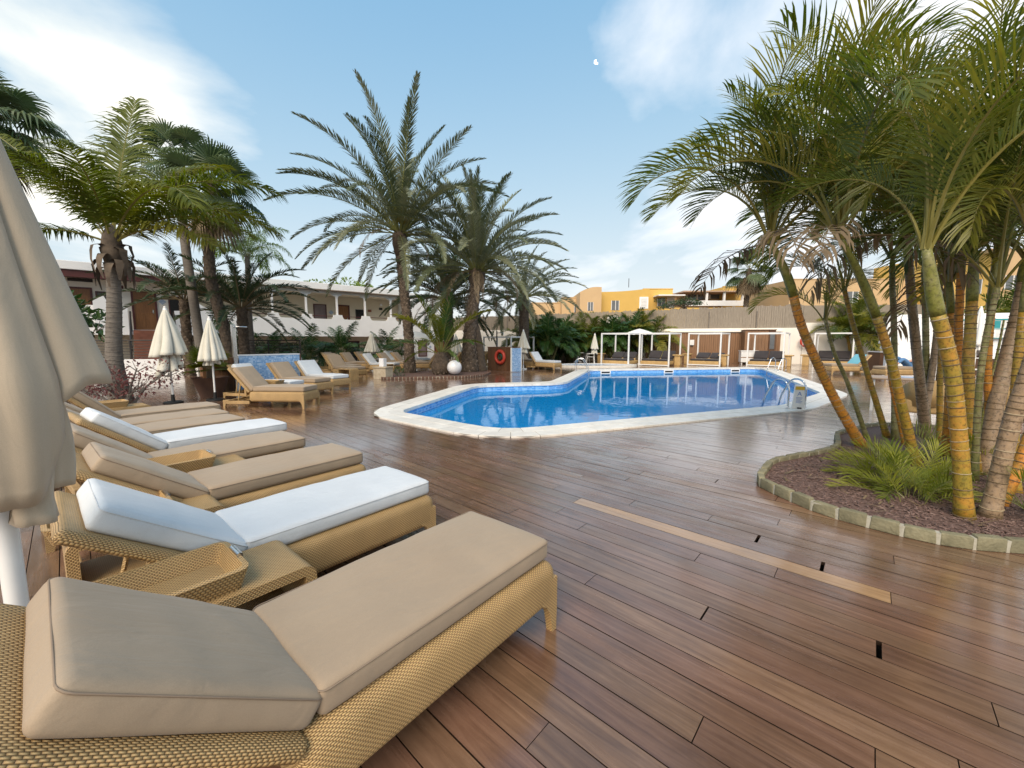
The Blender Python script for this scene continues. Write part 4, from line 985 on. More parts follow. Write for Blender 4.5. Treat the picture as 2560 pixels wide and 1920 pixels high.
def traymesh():
    q = MB(); L, W, H, fl = .54, .38, .095, .03; n = 0; v = []
    def rr_(x, y, r, z): return ring_pts(-x, x, -y, y, z, r)
    A = rr_(L / 2 - fl, W / 2 - fl, .03, 0); B = rr_(L / 2, W / 2, .05, H); Cc = rr_(L / 2 - .022, W / 2 - .022, .035, H + .004); D = rr_(L / 2 - fl - .022, W / 2 - fl - .022, .02, .016)
    k = len(A); v = A + B + Cc + D
    f = [(j * k + i, j * k + (i + 1) % k, (j + 1) * k + (i + 1) % k, (j + 1) * k + i) for j in range(3) for i in range(k)] + [tuple(range(3 * k, 4 * k)), tuple(range(k - 1, -1, -1))]
    q.add(v, f); return q.mesh('tray_basket', WICK, True, angle=50)
TRM = traymesh()
q = MB(); q.tube([(0, -.055, 0), (0, .055, 0)], .013, 10); THM = q.mesh('handle', STEEL, True, angle=40)
def side_table(label, x, y, yaw, group='wicker tables between loungers', cat='side table'):
    t = thing('side_table', label, cat, (x, y, 0), R(yaw), group); link('table_body', TBL, t); link('shelf', TSH, t); return t
def tray(label, x, y, yaw, z=.461):
    t = thing('tray', label, 'tray', (x, y, z), R(yaw), 'wicker trays on side tables'); link('basket', TRM, t)
    for s in (-1, 1): link('handle', THM, t, (s * .262, 0, .102))
    return t
def at_(x, y, yaw, d): return x + d * math.cos(R(yaw)), y + d * math.sin(R(yaw))
tabs = [(-1.36, 1.72, 50, 'wicker side table between the nearest tan and white loungers', 'wicker tray on the table between the nearest tan and white loungers'),
        (-2.31, 2.44, 50.5, 'wicker side table between the near white lounger and the tan one beyond it', 'wicker tray behind the back of the near white lounger'),
        (-2.76, 3.42, 51.5, 'wicker side table between the third and fourth loungers', 'wicker tray furthest up the near left row, beside the fourth lounger'),
        (-6.575, 6.622, 54, 'wicker side table past the last lounger of the near row', 'wicker tray below the purple shrub')]
for x, y, a, l1, l2 in tabs:
    side_table(l1, x, y, a); tx, ty = at_(x, y, a, -.17); tray(l2, tx, ty, a)
side_table('wicker side table behind the side-on tan lounger', -6.3, 10.08, -5); tray('wicker tray behind the side-on tan lounger', -6.1, 10.06, -5)
side_table('wicker side table against the far tan lounger before the hotel', -6.55, 15.95, -30)
side_table('upright wicker side table in the middle of the far lounger cluster', -5.9, 18.75, 70)

# ------------------------------------------------------------------ parasols
def closed_parasol(name, label, loc, top, hem, rad, fab, folds=8, seed=1, tail=0, lean=0, pole_r=.022, group=None, base=True, skirt=.28, hi=False, low=None):
    rg = random.Random(seed); t = thing(name, label, 'parasol', loc, rg.uniform(0, 6), group)
    q = MB(); q.lathe([(pole_r, 0), (pole_r, top - .03)], 14); q.build('pole', WPNT, t, smooth=True, angle=40)
    n = folds * (16 if hi else 8); m = 26 if hi else 14
    ph = [rg.uniform(-.3, .3) for _ in range(folds + 1)]; ln = [rg.uniform(.0, 1) for _ in range(folds)]; wd = [rg.uniform(.8, 1.15) for _ in range(folds)]
    def surf(r0, r1, z0, z1, amp, name, jag, off):
        q = MB(); v = []
        for i in range(m + 1):
            s = i / m
            for j in range(n):
                th = 2 * math.pi * j / n; k = (j * folds / n + off) % folds; fi = int(k) % folds; fr = k - int(k)
                lobe = abs(math.sin(math.pi * fr)) ** .55 + (.10 * math.sin(5 * math.pi * fr + fi) * s if hi else 0)
                rr = (r0 + (r1 - r0) * s ** (1.12 if hi else .9)) * (1 - amp * s ** .5 * (1 - lobe)) * (1 + (wd[fi] - 1) * s)
                z = z0 + (z1 - z0 - jag * (ln[fi] - .5) - .05 * (lobe - .5) * jag) * s
                if low is not None and name == 'canopy':
                    dd = abs((math.degrees(th) - low[0] + 180) % 360 - 180); z = z0 + (low[1] - z0 + (z1 - low[1]) * (1 / (1 + math.exp((dd - low[2]) / 6))) - .04 * (lobe - .5)) * s
                if low is not None and z < 1.44: rr *= 1 - .42 * min(1, (1.44 - z) / .42) ** 1.3
                sw = .12 * s * math.sin(3 * s + fi)
                v.append((rr * math.cos(th + sw), rr * math.sin(th + sw), z))
        f = [(i * n + j, i * n + (j + 1) % n, (i + 1) * n + (j + 1) % n, (i + 1) * n + j) for i in range(m) for j in range(n)]
        q.add(v, f); o = q.build(name, fab, t, smooth=True)
        sm = o.modifiers.new('thick', 'SOLIDIFY'); sm.thickness = .006; sm.offset = -1
    surf(.035, rad, top - .04, hem, .40, 'canopy', skirt * .35, 0)
    surf(.05, rad * (.9 if hi else .8 if skirt > .2 else .62), hem + .35, hem - skirt, .5, 'folded_valance', skirt * .9, .5)
    q = MB(); q.lathe([(.0, top + .05), (.025, top + .045), (.032, top + .02), (.02, top + .005), (.045, top - .01), (.045, top - .06)], 12, cap=False); q.build('finial', WPNT, t, smooth=True)
    if base:
        q = MB(); q.lathe([(.20, 0), (.20, .035), (.17, .05), (.04, .055), (.035, .22)], 20); q.build('base', BLACKP if tail or hi else WPNT, t, smooth=True, angle=40)
    return t
big = closed_parasol('parasol', 'large closed cream parasol on a white pole at the left edge', (-1.72, 1.30, 0), 2.52, 1.42,   .295, UMB, 6, 5, pole_r=.028, skirt=.34, hi=True, low=(58, 1.04, 62))
big.rotation_euler.z = 0
GP = 'closed parasols round the pool'
closed_parasol('parasol', 'closed pale parasol before the terracotta stair, leftmost of the standing ones', (-8.47, 9.9, 0), 2.34, 1.22, .42, UMBG, 8, 2, tail=1, group=GP, skirt=.38)
closed_parasol('parasol', 'small closed parasol beyond the potted fan palm', (-12.2, 16.4, -.6), 2.05, .85, .36, UMBG, 8, 3, group=GP)
closed_parasol('parasol', 'closed parasol with scalloped hem beside the steel shower column', (-7.75, 10.35, 0), 2.12, 1.05, .34, UMBG, 10, 4, tail=1, group=GP, skirt=.1)
closed_parasol('parasol', 'closed striped parasol among the loungers before the hotel', (-7.6, 21.75, 0), 1.95, .95, .42, UMBG, 10, 6, group=GP, skirt=.1)
closed_parasol('parasol', 'closed pale parasol behind the blue tiled side of the plank box', (.62, 21.9, 0), 2.12, 1.1, .36, UMBG, 8, 8, group=GP)
closed_parasol('parasol', 'closed beige parasol at the left of the first cabana', (5.45, 26.5, 0), 2.0, 1.0, .28, UMBG, 8, 9, group=GP)
closed_parasol('parasol', 'closed beige parasol between the small palm and the thick twin trunk', (-3.3, 23.6, 0), 1.9, .85, .45, UMBG, 10, 10, group=GP)
closed_parasol('parasol', 'closed white parasol by the teal notice board', (17.0, 14.7, 0), 2.75, 1.4, .30, UMBW, 8, 12, group=GP)
closed_parasol('parasol', 'closed white parasol between the areca stems and the terrace cabana', (17.7, 18.9, 0), 2.9, 1.4, .34, UMBW, 8, 13, group=GP)
def open_parasol(label, loc, top, R_, drop, val):
    t = thing('open_parasol', label, 'parasol', loc, .3)
    q = MB(); q.lathe([(.022, 0), (.022, top - .02)], 10); q.build('pole', WPNT, t, smooth=True, angle=40)
    n = 32; v = [(0, 0, top)]; f = []
    for i, s in enumerate((.25, .5, .75, 1.0)):
        for j in range(n):
            a = 2 * math.pi * j / n; sc = 1 - .05 * s * abs(math.sin(4 * a)); v.append((R_ * s * sc * math.cos(a), R_ * s * sc * math.sin(a), top - drop * s ** 1.2))
    for j in range(n):
        a = 2 * math.pi * j / n; sc = 1 - .05 * abs(math.sin(4 * a)); v.append((R_ * 1.005 * sc * math.cos(a), R_ * 1.005 * sc * math.sin(a), top - drop - val * (.6 + .4 * abs(math.sin(8 * a)))))
    f += [(0, 1 + j, 1 + (j + 1) % n) for j in range(n)] + [(1 + k * n + j, 1 + k * n + n + j, 1 + k * n + n + (j + 1) % n, 1 + k * n + (j + 1) % n) for k in range(4) for j in range(n)]
    q = MB(); q.add(v, f); q.build('canopy', UMBW, t, smooth=True)
    for j in range(8):
        a = 2 * math.pi * j / 8; q = MB(); q.tube([(.03 * math.cos(a), .03 * math.sin(a), top - .04), (R_ * .95 * math.cos(a), R_ * .95 * math.sin(a), top - drop - .015)], .008, 5); q.build('rib', WPNT, t)
    q = MB(); q.lathe([(.24, 0), (.24, .05), (.04, .06), (.035, .2)], 16); q.build('base', WPNT, t)
open_parasol('open white parasol between the two left cabanas', (8.75, 27.7, 0), 2.38, 1.0, .33, .1)
open_parasol('open white parasol half hidden by the tall date palm trunk', (-5.6, 23.4, 0), 2.1, 1.25, .38, .1)

# ------------------------------------------------------------------ cabanas with day beds
FA = R(-42)
def cabana_protos():
    d = {}; s = 1.95; h = 2.05; p = .08
    d['posts'] = [(x, y) for x in (0, s - p) for y in (0, s - p)]
    q = MB(); q.box(0, p, 0, p, 0, h); d['post'] = q.mesh('post', WPNT, bevel=.006)
    q = MB(); q.box(p + .001, s - p - .001, .003, p - .003, h - p, h - .002); d['beam'] = q.mesh('beam', WPNT)
    q = MB(); q.box(.003, p - .003, p + .001, s - p - .001, h - p, h - .002); d['beamy'] = q.mesh('beam', WPNT)
    q = MB(); q.box(p + .001, s - p - .001, .003, p - .003, .03, .09); d['sill'] = q.mesh('sill', WPNT)
    q = MB(); q.rbox(.10, s - .10, .05, s - .12, .09, .30, .03, (3, 3, 1)); d['base'] = q.mesh('bed_base', WICKS, True)
    q = MB(); q.rbox(.02, .80, .0, 1.15, 0, .11, .04, (5, 6, 2), .015); d['seat'] = q.mesh('seat_cushion', CHAR, True)
    q = MB(); q.rbox(.02, .80, 0, .62, 0, .12, .045, (5, 5, 2), .02); d['back'] = q.mesh('back_cushion', CHAR, True)
    return d
CB_ = cabana_protos(); CS = 1.95
def cabana(label, x, y, ang=FA, back=32, bed=True):
    t = thing('cabana', label, 'cabana', (x, y, 0), ang, 'white framed day bed cabanas'); d = CB_; p = .08
    for a, b in d['posts']: link('post', d['post'], t, (a, b, 0))
    link('beam', d['beam'], t); link('beam', d['beam'], t, (0, CS - p, 0)); link('beam', d['beamy'], t); link('beam', d['beamy'], t, (CS - p, 0, 0)); link('sill', d['sill'], t)
    if bed:
        b = thing('day_bed', label.replace('cabana', 'day bed').replace('white framed ', 'charcoal cushioned wicker ').replace('first', 'of the first'), 'day bed', (x, y, 0), ang, 'day beds inside the cabanas')
        link('bed_base', d['base'], b)
        for i in (0, 1):
            link('seat_cushion', d['seat'], b, (.14 + i * .83, .08, .302)); link('back_cushion', d['back'], b, (.14 + i * .83, 1.18, .39), (R(back), 0, 0))
        q = MB(); q.rbox(.12, CS - .12, 1.15, 1.22, .301, .45, .02, (3, 1, 1)); q.build('back_ledge', WICKS, b, True)
def wtable(label, x, y):
    t = thing('wicker_table', label, 'side table', (x, y, 0), FA, 'wicker side tables of the cabanas')
    q = MB(); q.rbox(-.17, .17, -.17, .17, 0, .62, .02, (2, 2, 3)); q.build('pedestal', WICKS, t, True)
    q = MB(); q.rbox(-.28, .28, -.22, .22, .622, .70, .02, (3, 2, 1)); q.build('table_top', WICKS, t, True)
cabs = [('white framed cabana leftmost in the row, before the hedge', 5.75, 26.0, 35), ('white framed cabana second from the left, partly before the timber wall', 8.05, 25.5, 48),
        ('white framed cabana third from the left, before the timber wall with the notice', 11.15, 25.5, 30), ('white framed cabana fourth from the left, beside the far right ladder', 14.6, 24.95, 48),
        ('white framed cabana fifth from the left, behind the leaning areca stem', 19.0, 25.3, 48), ('white framed cabana rightmost, before the glossy bush', 23.3, 24.2, 48)]
for l, x, y, b in cabs: cabana(l, x, y, FA, b)
for l, x, y in (('wicker side table left of the first cabana', 6.15, 27.75), ('wicker side table right of the second cabana', 10.35, 24.95), ('wicker side table left of the third cabana', 11.85, 27.05),
                ('wicker side table right of the third cabana', 13.25, 25.05), ('wicker side table right of the fourth cabana', 16.75, 24.3), ('wicker side table left of the fifth cabana', 18.35, 25.0)): wtable(l, x, y)

# ------------------------------------------------------------------ shower wall by the near loungers
sw = thing('shower_wall', 'low blue mosaic shower wall with timber ends behind the loungers', 'wall', (-8.15, 11.95, 0), R(52))
q = MB(); q.box(0, 1.75, 0, .30, 0, 1.10); q.build('mosaic_slab', BLUE, sw)
q = MB(); q.box(-.01, 1.76, -.012, .312, 1.101, 1.13); q.build('coping', STUC, sw)
for i in range(3): q = MB(); q.box(1.762, 1.80, i * .1 + .002, i * .1 + .098, 0, 1.12); q.build('end_plank', CLAD, sw)
for i in range(4): q = MB(); q.box(-.30 + i * .07, -.235 + i * .07, .0, .30, 0, 1.06); q.build('end_plank', CLAD, sw)
for i in range(6): q = MB(); q.box(-.9 + i * .1, -.805 + i * .1, .02, .28, 0, .82); q.build('bench_plank', CLADL, sw)
sc = thing('shower_column', 'square steel shower column with a side arm beside the blue wall', 'shower', (-8.10, 11.72, 0), R(52))
q = MB(); q.box(-.05, .05, -.05, .05, 0, 2.02); q.build('column', STEEL, sc, bevel=.004); q = MB(); q.tube([(.0, -.05, 1.93), (.05, -.12, 1.96), (.28, -.25, 1.95)], .016, 8); q.build('arm', STEEL, sc, smooth=True); q = MB(); q.box(-.06, .06, -.07, -.052, 1.0, 1.12); q.build('valve', STEEL, sc)

# ------------------------------------------------------------------ plank box with life ring
hu = thing('plank_box', 'brown plank box with a blue mosaic side between the date palms and the pool', 'pump box', (-1.28, 21.45, 0), FA)
LB = 1.66
for i in range(11): q = MB(); w = LB / 11; q.box(i * w + .002, (i + 1) * w - .003, -.02 - .006 * (i % 2), .02, 0, 1.20); q.build('plank', CLAD, hu)
q = MB(); q.box(0, LB, .021, .70, 0, 1.18); q.build('body', CLAD, hu)
q = MB(); q.box(LB + .004, LB + .04, .03, .72, 0, 1.18); q.build('mosaic_side', BLUE, hu)
q = MB(); q.box(LB - .005, LB + .05, -.04, .029, 0, 1.21); q.box(LB - .005, LB + .05, .721, .78, 0, 1.21); q.build('corner_trim', WPNT, hu)
q = MB(); q.box(-.02, LB + .003, -.035, .72, 1.201, 1.235); q.build('lid', CLAD, hu)
def ringm(r, a, n=36, k=12):
    q = MB(); q.tube([(r * math.cos(2 * math.pi * i / n), 0, r * math.sin(2 * math.pi * i / n)) for i in range(n)], a, k, closed=True); return q
def life_ring(label, loc, rz, r=.30, a=.075):
    t = thing('life_ring', label, 'life ring', loc, rz); ringm(r, a).build('ring', REDP, t, smooth=True)
    for j in range(4):
        b = math.pi / 4 + j * math.pi / 2; M = Matrix.Rotation(-b, 4, 'Y'); q = MB(); q.tube([M @ Vector((r + (a + .004) * math.cos(c), (a + .004) * math.sin(c), 0)) for c in [2 * math.pi * i / 12 for i in range(12)]], .011, 5, closed=True); q.build('strap', PLAST if 'white' in label else REDP, t)
    q = MB(); q.tube([((r + a + .012) * math.cos(2 * math.pi * i / 28), 0, (r + a + .012 - (.02 if i % 7 == 3 else 0)) * math.sin(2 * math.pi * i / 28)) for i in range(28)], .008, 5, closed=True); q.build('grab_rope', PLAST if 'white' in label else REDP, t)
    return t
hx, hy = rotp((.98, -.11), FA); life_ring('red life ring hung on the brown plank box', (-1.28 + hx, 21.45 + hy, .72), FA)
hx, hy = rotp((.98, -.05), FA); t = thing('garden_hose', 'coiled green hose inside the red life ring', 'hose', (-1.28 + hx, 21.45 + hy, .74), FA)
for j in range(3): ringm(.13 - j * .012, .014, 24, 6).build('coil', HOSE, t, smooth=True).location = (0, -.012 + .004 * j - j * .03, -.01 * j)
sh = thing('shower_post', 'thin dark shower post with a crook arm behind the plank box', 'shower', (-.85, 22.6, 0), FA)
q = MB(); q.lathe([(.035, 0), (.035, 2.1)], 10); q.build('post', IRON, sh); q = MB(); q.tube([(0, 0, 1.98), (.25, 0, 2.0), (.5, 0, 1.98), (.5, 0, 1.9)], .018, 6); q.build('arm', STEEL, sh)
pf = thing('pergola_frame', 'slim white pergola frame behind the plank box', 'frame', (-1.9, 26.3, 0), FA)
for x, y in ((0, 0), (2.4, 0), (0, 2.2), (2.4, 2.2), (1.2, 0)): q = MB(); q.box(x, x + .08, y, y + .08, 0, 1.75); q.build('post', WPNT, pf)
for y in (0, 2.2): q = MB(); q.box(0, 2.48, y, y + .08, 1.751, 1.83); q.build('beam', WPNT, pf)
for x in (0, 2.4): q = MB(); q.box(x + .001, x + .079, .081, 2.199, 1.753, 1.828); q.build('beam', WPNT, pf)
life_ring('red and white life ring on the wall right of the plank cubicle', (19.6, 26.85, 1.5), R(-7), .30, .07)

# ------------------------------------------------------------------ globe lamp, stone lantern
gl = thing('globe_lamp', 'white globe lamp resting on the earth of the palm island', 'lamp', (-2.5, 17.35, .07))
q = MB(); q.lathe([(.0, 0)] + [(.315 * math.sin(math.pi * i / 24), .315 - .315 * math.cos(math.pi * i / 24) + .02) for i in range(1, 24)] + [(.0, .65)], 40, cap=False); q.build('globe', GLOBE, gl, smooth=True)
q = MB(); q.lathe([(.11, 0), (.11, .045)], 20); q.build('socket', BLACKP, gl)
la = thing('lantern_pedestal', 'travertine block with a white lantern on top beside the palm island', 'lantern', (-5.28, 16.35, 0), R(-20))
q = MB(); q.box(-.30, .30, -.24, .24, 0, .46); q.build('block', TRAV, la, bevel=.012); q = MB(); q.box(-.33, .33, -.27, .27, .461, .50); q.build('cap', TRAV, la, bevel=.01)
q = MB(); q.box(-.11, .11, -.11, .11, .501, .84); q.build('lantern', GLOBE, la, bevel=.02); q = MB(); q.box(-.2, .12, -.247, -.242, .15, .34); q.build('plaque', TRAV, la)

# ------------------------------------------------------------------ white plastic garden set
t = thing('plastic_table', 'round white plastic garden table by the rubble wall', 'table', (4.75, 28.85, 0))
q = MB(); q.lathe([(.42, .68), (.43, .70), (.42, .72)], 28); q.build('table_top', PLAST, t, smooth=True, angle=40); q = MB(); q.lathe([(.07, .08), (.06, .4), (.10, .679)], 12); q.build('stem', PLAST, t, smooth=True)
for j in range(4):
    a = j * math.pi / 2 + .4; q = MB(); q.tube([(0, 0, .12), (.3 * math.cos(a), .3 * math.sin(a), .03), (.34 * math.cos(a), .34 * math.sin(a), .0)], [.05, .03, .02], 6); q.build('foot', PLAST, t)
q = MB(); q.tube([(0, 0, .721), (0, 0, 1.05)], .02, 8); q.build('parasol_sleeve', PLAST, t)
def plastic_chair(label, x, y, rz):
    t = thing('plastic_chair', label, 'chair', (x, y, 0), rz, 'white plastic garden chairs')
    q = MB(); q.rbox(-.24, .24, -.24, .24, .41, .44, .012, (3, 3, 1)); q.build('seat', PLAST, t, True)
    for sx in (-1, 1):
        for sy in (-1, 1): q = MB(); q.tube([(sx * .21, sy * .21, .412), (sx * .26, sy * .26, 0)], [.03, .022], 6); q.build('leg', PLAST, t)
        q = MB(); q.tube([(sx * .25, -.24, .0 + .42), (sx * .29, -.22, .63), (sx * .29, .1, .65), (sx * .27, .26, .64)], .022, 6); q.build('arm', PLAST, t)
    for i in range(6):
        x0 = -.2 + i * .08; q = MB(); q.tube([(x0, .23, .43), (x0 * 1.15, .30, .80 - .02 * abs(i - 2.5))], .018, 5); q.build('back_slat', PLAST, t)
    q = MB(); q.tube([(-.27, .26, .6), (-.25, .3, .76), (-.12, .32, .84), (.12, .32, .84), (.25, .3, .76), (.27, .26, .6)], .025, 6); q.build('back_rim', PLAST, t)
plastic_chair('white plastic armchair right of the round plastic table', 5.55, 28.4, R(-100)); plastic_chair('white plastic armchair behind the round plastic table', 5.35, 29.5, R(-40))

# ------------------------------------------------------------------ right terrace behind the areca stems
pl = thing('planter_box', 'large brown planter box with a pale rim behind the areca stems', 'planter', (19.2, 20.9, 0), R(-10))
q = MB(); q.box(0, 4.6, 0, .9, 0, .95); q.build('box', CLAD, pl); q = MB(); q.box(-.04, 4.64, -.04, .94, .951, 1.0); q.build('rim', WPNT, pl); q = MB(); q.box(.02, 4.58, .02, .88, 1.001, 1.02); q.build('soil', MULCH, pl)
nb = thing('notice_board', 'white notice board with teal frame and papers on the far right wall', 'notice board', (20.6, 17.6, 1.65), R(-20))
q = MB(); q.box(-.9, .9, 0, .04, 0, .85); q.build('panel', PLAST, nb)
for a in ((-.9, .9, .78, .85), (-.9, .9, 0, .03), (-.9, -.86, .031, .779), (.86, .9, .031, .779), (-.02, .02, .031, .779), (-.86, -.021, .40, .43), (.021, .859, .40, .43)): q = MB(); q.box(a[0], a[1], -.012, -.001, a[2], a[3]); q.build('frame_bar', TEAL, nb)
q = MB(); q.box(.06, .5, -.008, -.001, .45, .76); q.build('teal_sheet', TEAL, nb)
for x in (-.75, -.4, .1, .5):
    q = MB(); q.box(x, x + .28, -.008, -.001, .06, .38); p = q.build('paper', STUC, nb)
    for k in range(4): q = MB(); q.box(x + .03, x + .22, -.010, -.0085, .12 + k * .05, .135 + k * .05); q.build('text_line', basic('print_grey', (.3, .3, .35)), p)
nw = thing('notice_wall', 'short white wall carrying the notice board at the right terrace', 'wall', (20.6, 17.7, 0), R(-20))
q = MB(); q.box(-3.2, 6, .05, .3, -.1, 2.75); q.build('wall', STUC, nw, bevel=.02)
def dining_table(label, x, y, rz, z=0, h=.74, w=.9):
    t = thing('dining_table', label, 'table', (x, y, z), rz, 'terrace dining tables')
    q = MB(); q.rbox(-w / 2, w / 2, -w / 2, w / 2, h - .04, h, .012, (3, 3, 1)); q.build('table_top', basic('bleached_teak', (.44, .31, .22), (.36, .25, .17), rough=.55, stretch=(1, 10, 1)), t, True)
    for sx in (-1, 1):
        for sy in (-1, 1): q = MB(); q.box(sx * (w / 2 - .07) - .025, sx * (w / 2 - .07) + .025, sy * (w / 2 - .07) - .025, sy * (w / 2 - .07) + .025, 0, h - .041); q.build('leg', WPNT, t)
    return t
def placemat(label, x, y, z, rz):
    q = MB(); q.rbox(-.21, .21, -.15, .15, 0, .012, .004, (4, 3, 1)); o = q.build('placemat', BLUEC, None, True); o.location = (x, y, z); o.rotation_euler.z = rz; tag(o, label, 'placemat')
def wchair(label, x, y, rz, z=0):
    t = thing('wicker_armchair', label, 'chair', (x, y, z), rz, 'wicker armchairs of the terrace')
    q = MB(); q.rbox(-.30, .30, -.28, .28, .16, .42, .05, (4, 4, 2)); q.build('seat', WICKS, t, True)
    q = MB(); pts = []
    for i in range(13):
        a = R(-10 + 200 * i / 12); pts.append((.30 * math.cos(a), .06 + .27 * math.sin(a)))
    v = [(x_, y_, .3) for x_, y_ in pts] + [(x_ * 1.1, y_ * 1.12, .62 + .2 * max(0, math.sin(R(-10 + 200 * i / 12)))) for i, (x_, y_) in enumerate(pts)]
    q.add(v, [(i, i + 1, 14 + i, 13 + i) for i in range(12)]); o = q.build('back_shell', WICKS, t, True); sm = o.modifiers.new('thick', 'SOLIDIFY'); sm.thickness = .05
    for sx in (-1, 1):
        for sy in (-1, 1): q = MB(); q.tube([(sx * .24, sy * .22, .17), (sx * .25, sy * .23, 0)], .022, 6); q.build('leg', WPNT, t)
    return t
dining_table('teak topped table with white legs just right of the leaning areca stems', 8.6, 8.9, R(-42)); placemat('blue checked placemat on the teak topped terrace table', 8.75, 8.85, .742, R(-42))
wchair('wicker armchair before the teak topped terrace table', 8.05, 7.75, R(140))
dining_table('teak topped table at the right edge by the seated woman', 10.2, 8.35, R(-42), .0, .78); placemat('blue checked placemat on the right edge table', 10.1, 8.2, .782, R(-42))
wchair('wicker armchair seen between the grey areca stems', 9.15, 7.3, R(160))
pf_ = thing('terrace_step', 'low timber step under the seated woman at the right edge', 'platform', (10.9, 8.3, 0), R(-10))
q = MB(); q.box(-.35, 2.4, -1.1, 1.3, 0, .16); q.build('step_body', CLAD, pf_)
cu = thing('coffee_cup', 'white coffee cup on its saucer by the seated woman', 'cup', (9.98, 8.0, .782))
q = MB(); q.lathe([(.07, 0), (.085, .012)], 18); q.build('saucer', PLAST, cu, smooth=True); q = MB(); q.lathe([(.025, .013), (.04, .05), (.045, .085)], 18); q.build('cup', PLAST, cu, smooth=True, angle=40); q = MB(); q.tube([(.042, 0, .03), (.07, 0, .045), (.045, 0, .07)], .006, 6); q.build('cup_handle', PLAST, cu)
for l, x, y in (('left tan bowl shaped basket on the terrace shelf', 17.3, 15.6), ('right tan bowl shaped basket on the terrace shelf', 17.9, 15.3)):
    q = MB(); q.lathe([(.10, 0), (.26, .10), (.30, .16), (.27, .16), (.1, .03)], 20, cap=False); o = q.build('basket', BRICK, None, True); o.location = (x, y, .921); tag(o, l, 'basket', 'baskets on the terrace shelf')
sf = thing('serving_shelf', 'brown serving shelf with white ledges on the right terrace', 'shelf', (17.6, 15.4, 0), R(-30))
q = MB(); q.box(-.8, .8, -.25, .25, 0, .88); q.build('body', CLAD, sf); q = MB(); q.box(-.85, .85, -.3, .3, .881, .92); q.build('top', WPNT, sf); q = MB(); q.box(-.82, .82, -.29, -.252, .45, .50); q.build('ledge', WPNT, sf)

# ------------------------------------------------------------------ people
def skin(name, verts, edges, root, mat, parent, sub=2):
    me = bpy.data.meshes.new(name); me.from_pydata([v[:3] for v in verts], edges, []); o = link(name, me, parent); me.materials.append(mat)
    m = o.modifiers.new('skin', 'SKIN'); m.use_smooth_shade = True
    for i, v in enumerate(verts):
        r = v[3]; me.skin_vertices[0].data[i].radius = (r, v[4] if len(v) > 4 else r); me.skin_vertices[0].data[i].use_root = i == root
    s = o.modifiers.new('sub', 'SUBSURF'); s.levels = sub; s.render_levels = sub
    return o
def hand(V, E, wrist, d, n, sp):     # five short finger chains rooted in the palm
    w = len(V); p = Vector(V[wrist][:3]); d = Vector(d).normalized(); n = Vector(n).normalized(); s = d.cross(n)
    V.append((*(p + d * .06), .032, .016)); E.append((wrist, w))
    for k, (o, L) in enumerate(((-.030, .065), (-.010, .078), (.011, .074), (.031, .06))):
        a = len(V); q = p + d * .085 + s * o; V.append((*q, .010)); V.append((*(q + d * L * .5 + n * .008), .009)); V.append((*(q + d * L + n * .025), .008)); E += [(w, a), (a, a + 1), (a + 1, a + 2)]
    a = len(V); q = p + d * .03 - s * .045 * sp; V.append((*q, .012)); V.append((*(q + d * .045 - s * .02 * sp + n * .01), .010)); E += [(wrist, a), (a, a + 1)]
def head(parent, c, face, hairm, tilt=0, hair_len=.1):
    h = thing('x', None, None) if False else None
    c = Vector(c); f = Vector(face).normalized(); r = Vector((f.y, -f.x, 0)); u = Vector((0, 0, 1))
    q = MB(); n = 20; v = []; m = 14
    for i in range(m + 1):
        a = math.pi * i / m
        for j in range(n):
            b = 2 * math.pi * j / n; x = math.sin(a) * math.cos(b); y = math.sin(a) * math.sin(b); z = math.cos(a)
            w = .078 * (1 - .22 * max(0, -z) ** 1.3); d = .098 * (1 - .12 * max(0, -z))
            ex = 0
            if y > .6 and abs(x) < .25: ex = .022 * math.exp(-((z + .12) / .14) ** 2) * (1 - abs(x) / .25)          # nose
            if y > .5 and abs(z - .08) < .12 and .15 < abs(x) < .6: ex -= .007                                    # eye sockets
            if y > .6 and abs(z + .42) < .07 and abs(x) < .35: ex += .006                                         # lips
            v.append(c + r * (x * w) + f * (y * d + ex) + u * (z * .118))
    q.add(v, [(i * n + j, (i + 1) * n + j, (i + 1) * n + (j + 1) % n, i * n + (j + 1) % n) for i in range(m) for j in range(n)])
    q.build('head', SKIN, parent, True)
    for s in (-1, 1):
        q = MB(); q.lathe([(0, -.012), (.012, 0), (0, .012)], 10, cap=False); e = q.build('eye', BLACKP, parent, True); e.location = c + r * (s * .031) + f * .082 + u * .010
        q = MB(); q.lathe([(0, -.03), (.013, -.01), (.015, .015), (0, .03)], 10, cap=False); e = q.build('ear', SKIN, parent, True); e.location = c + r * (s * .078) - f * .005
    q = MB(); q.tube([c + r * (.026 * k) + f * (.090 - .012 * k * k) - u * .052 for k in (-1, -.5, 0, .5, 1)], .005, 6); q.build('mouth', REDP, parent, True)
    q = MB(); v = []; m2 = 12
    for i in range(m2 + 1):
        s = i / m2
        for j in range(24):
            b = math.pi * (.12 + 1.76 * j / 23) + math.pi / 2; a = .02 + 1.75 * min(1, s * 1.4)
            x = math.sin(a) * math.cos(b); y = math.sin(a) * math.sin(b); z = math.cos(a); k = 1.10 + .03 * math.sin(j * 3 + i)
            v.append(c + r * (x * .083 * k) + f * (y * .102 * k) + u * (z * .126 * k - max(0, s - .7) * hair_len / .3 + .004))
    q.add(v, [(i * 24 + j, (i + 1) * 24 + j, (i + 1) * 24 + j + 1, i * 24 + j + 1) for i in range(m2) for j in range(23)])
    o = q.build('hair', hairm, parent, True); sm = o.modifiers.new('thick', 'SOLIDIFY'); sm.thickness = .012
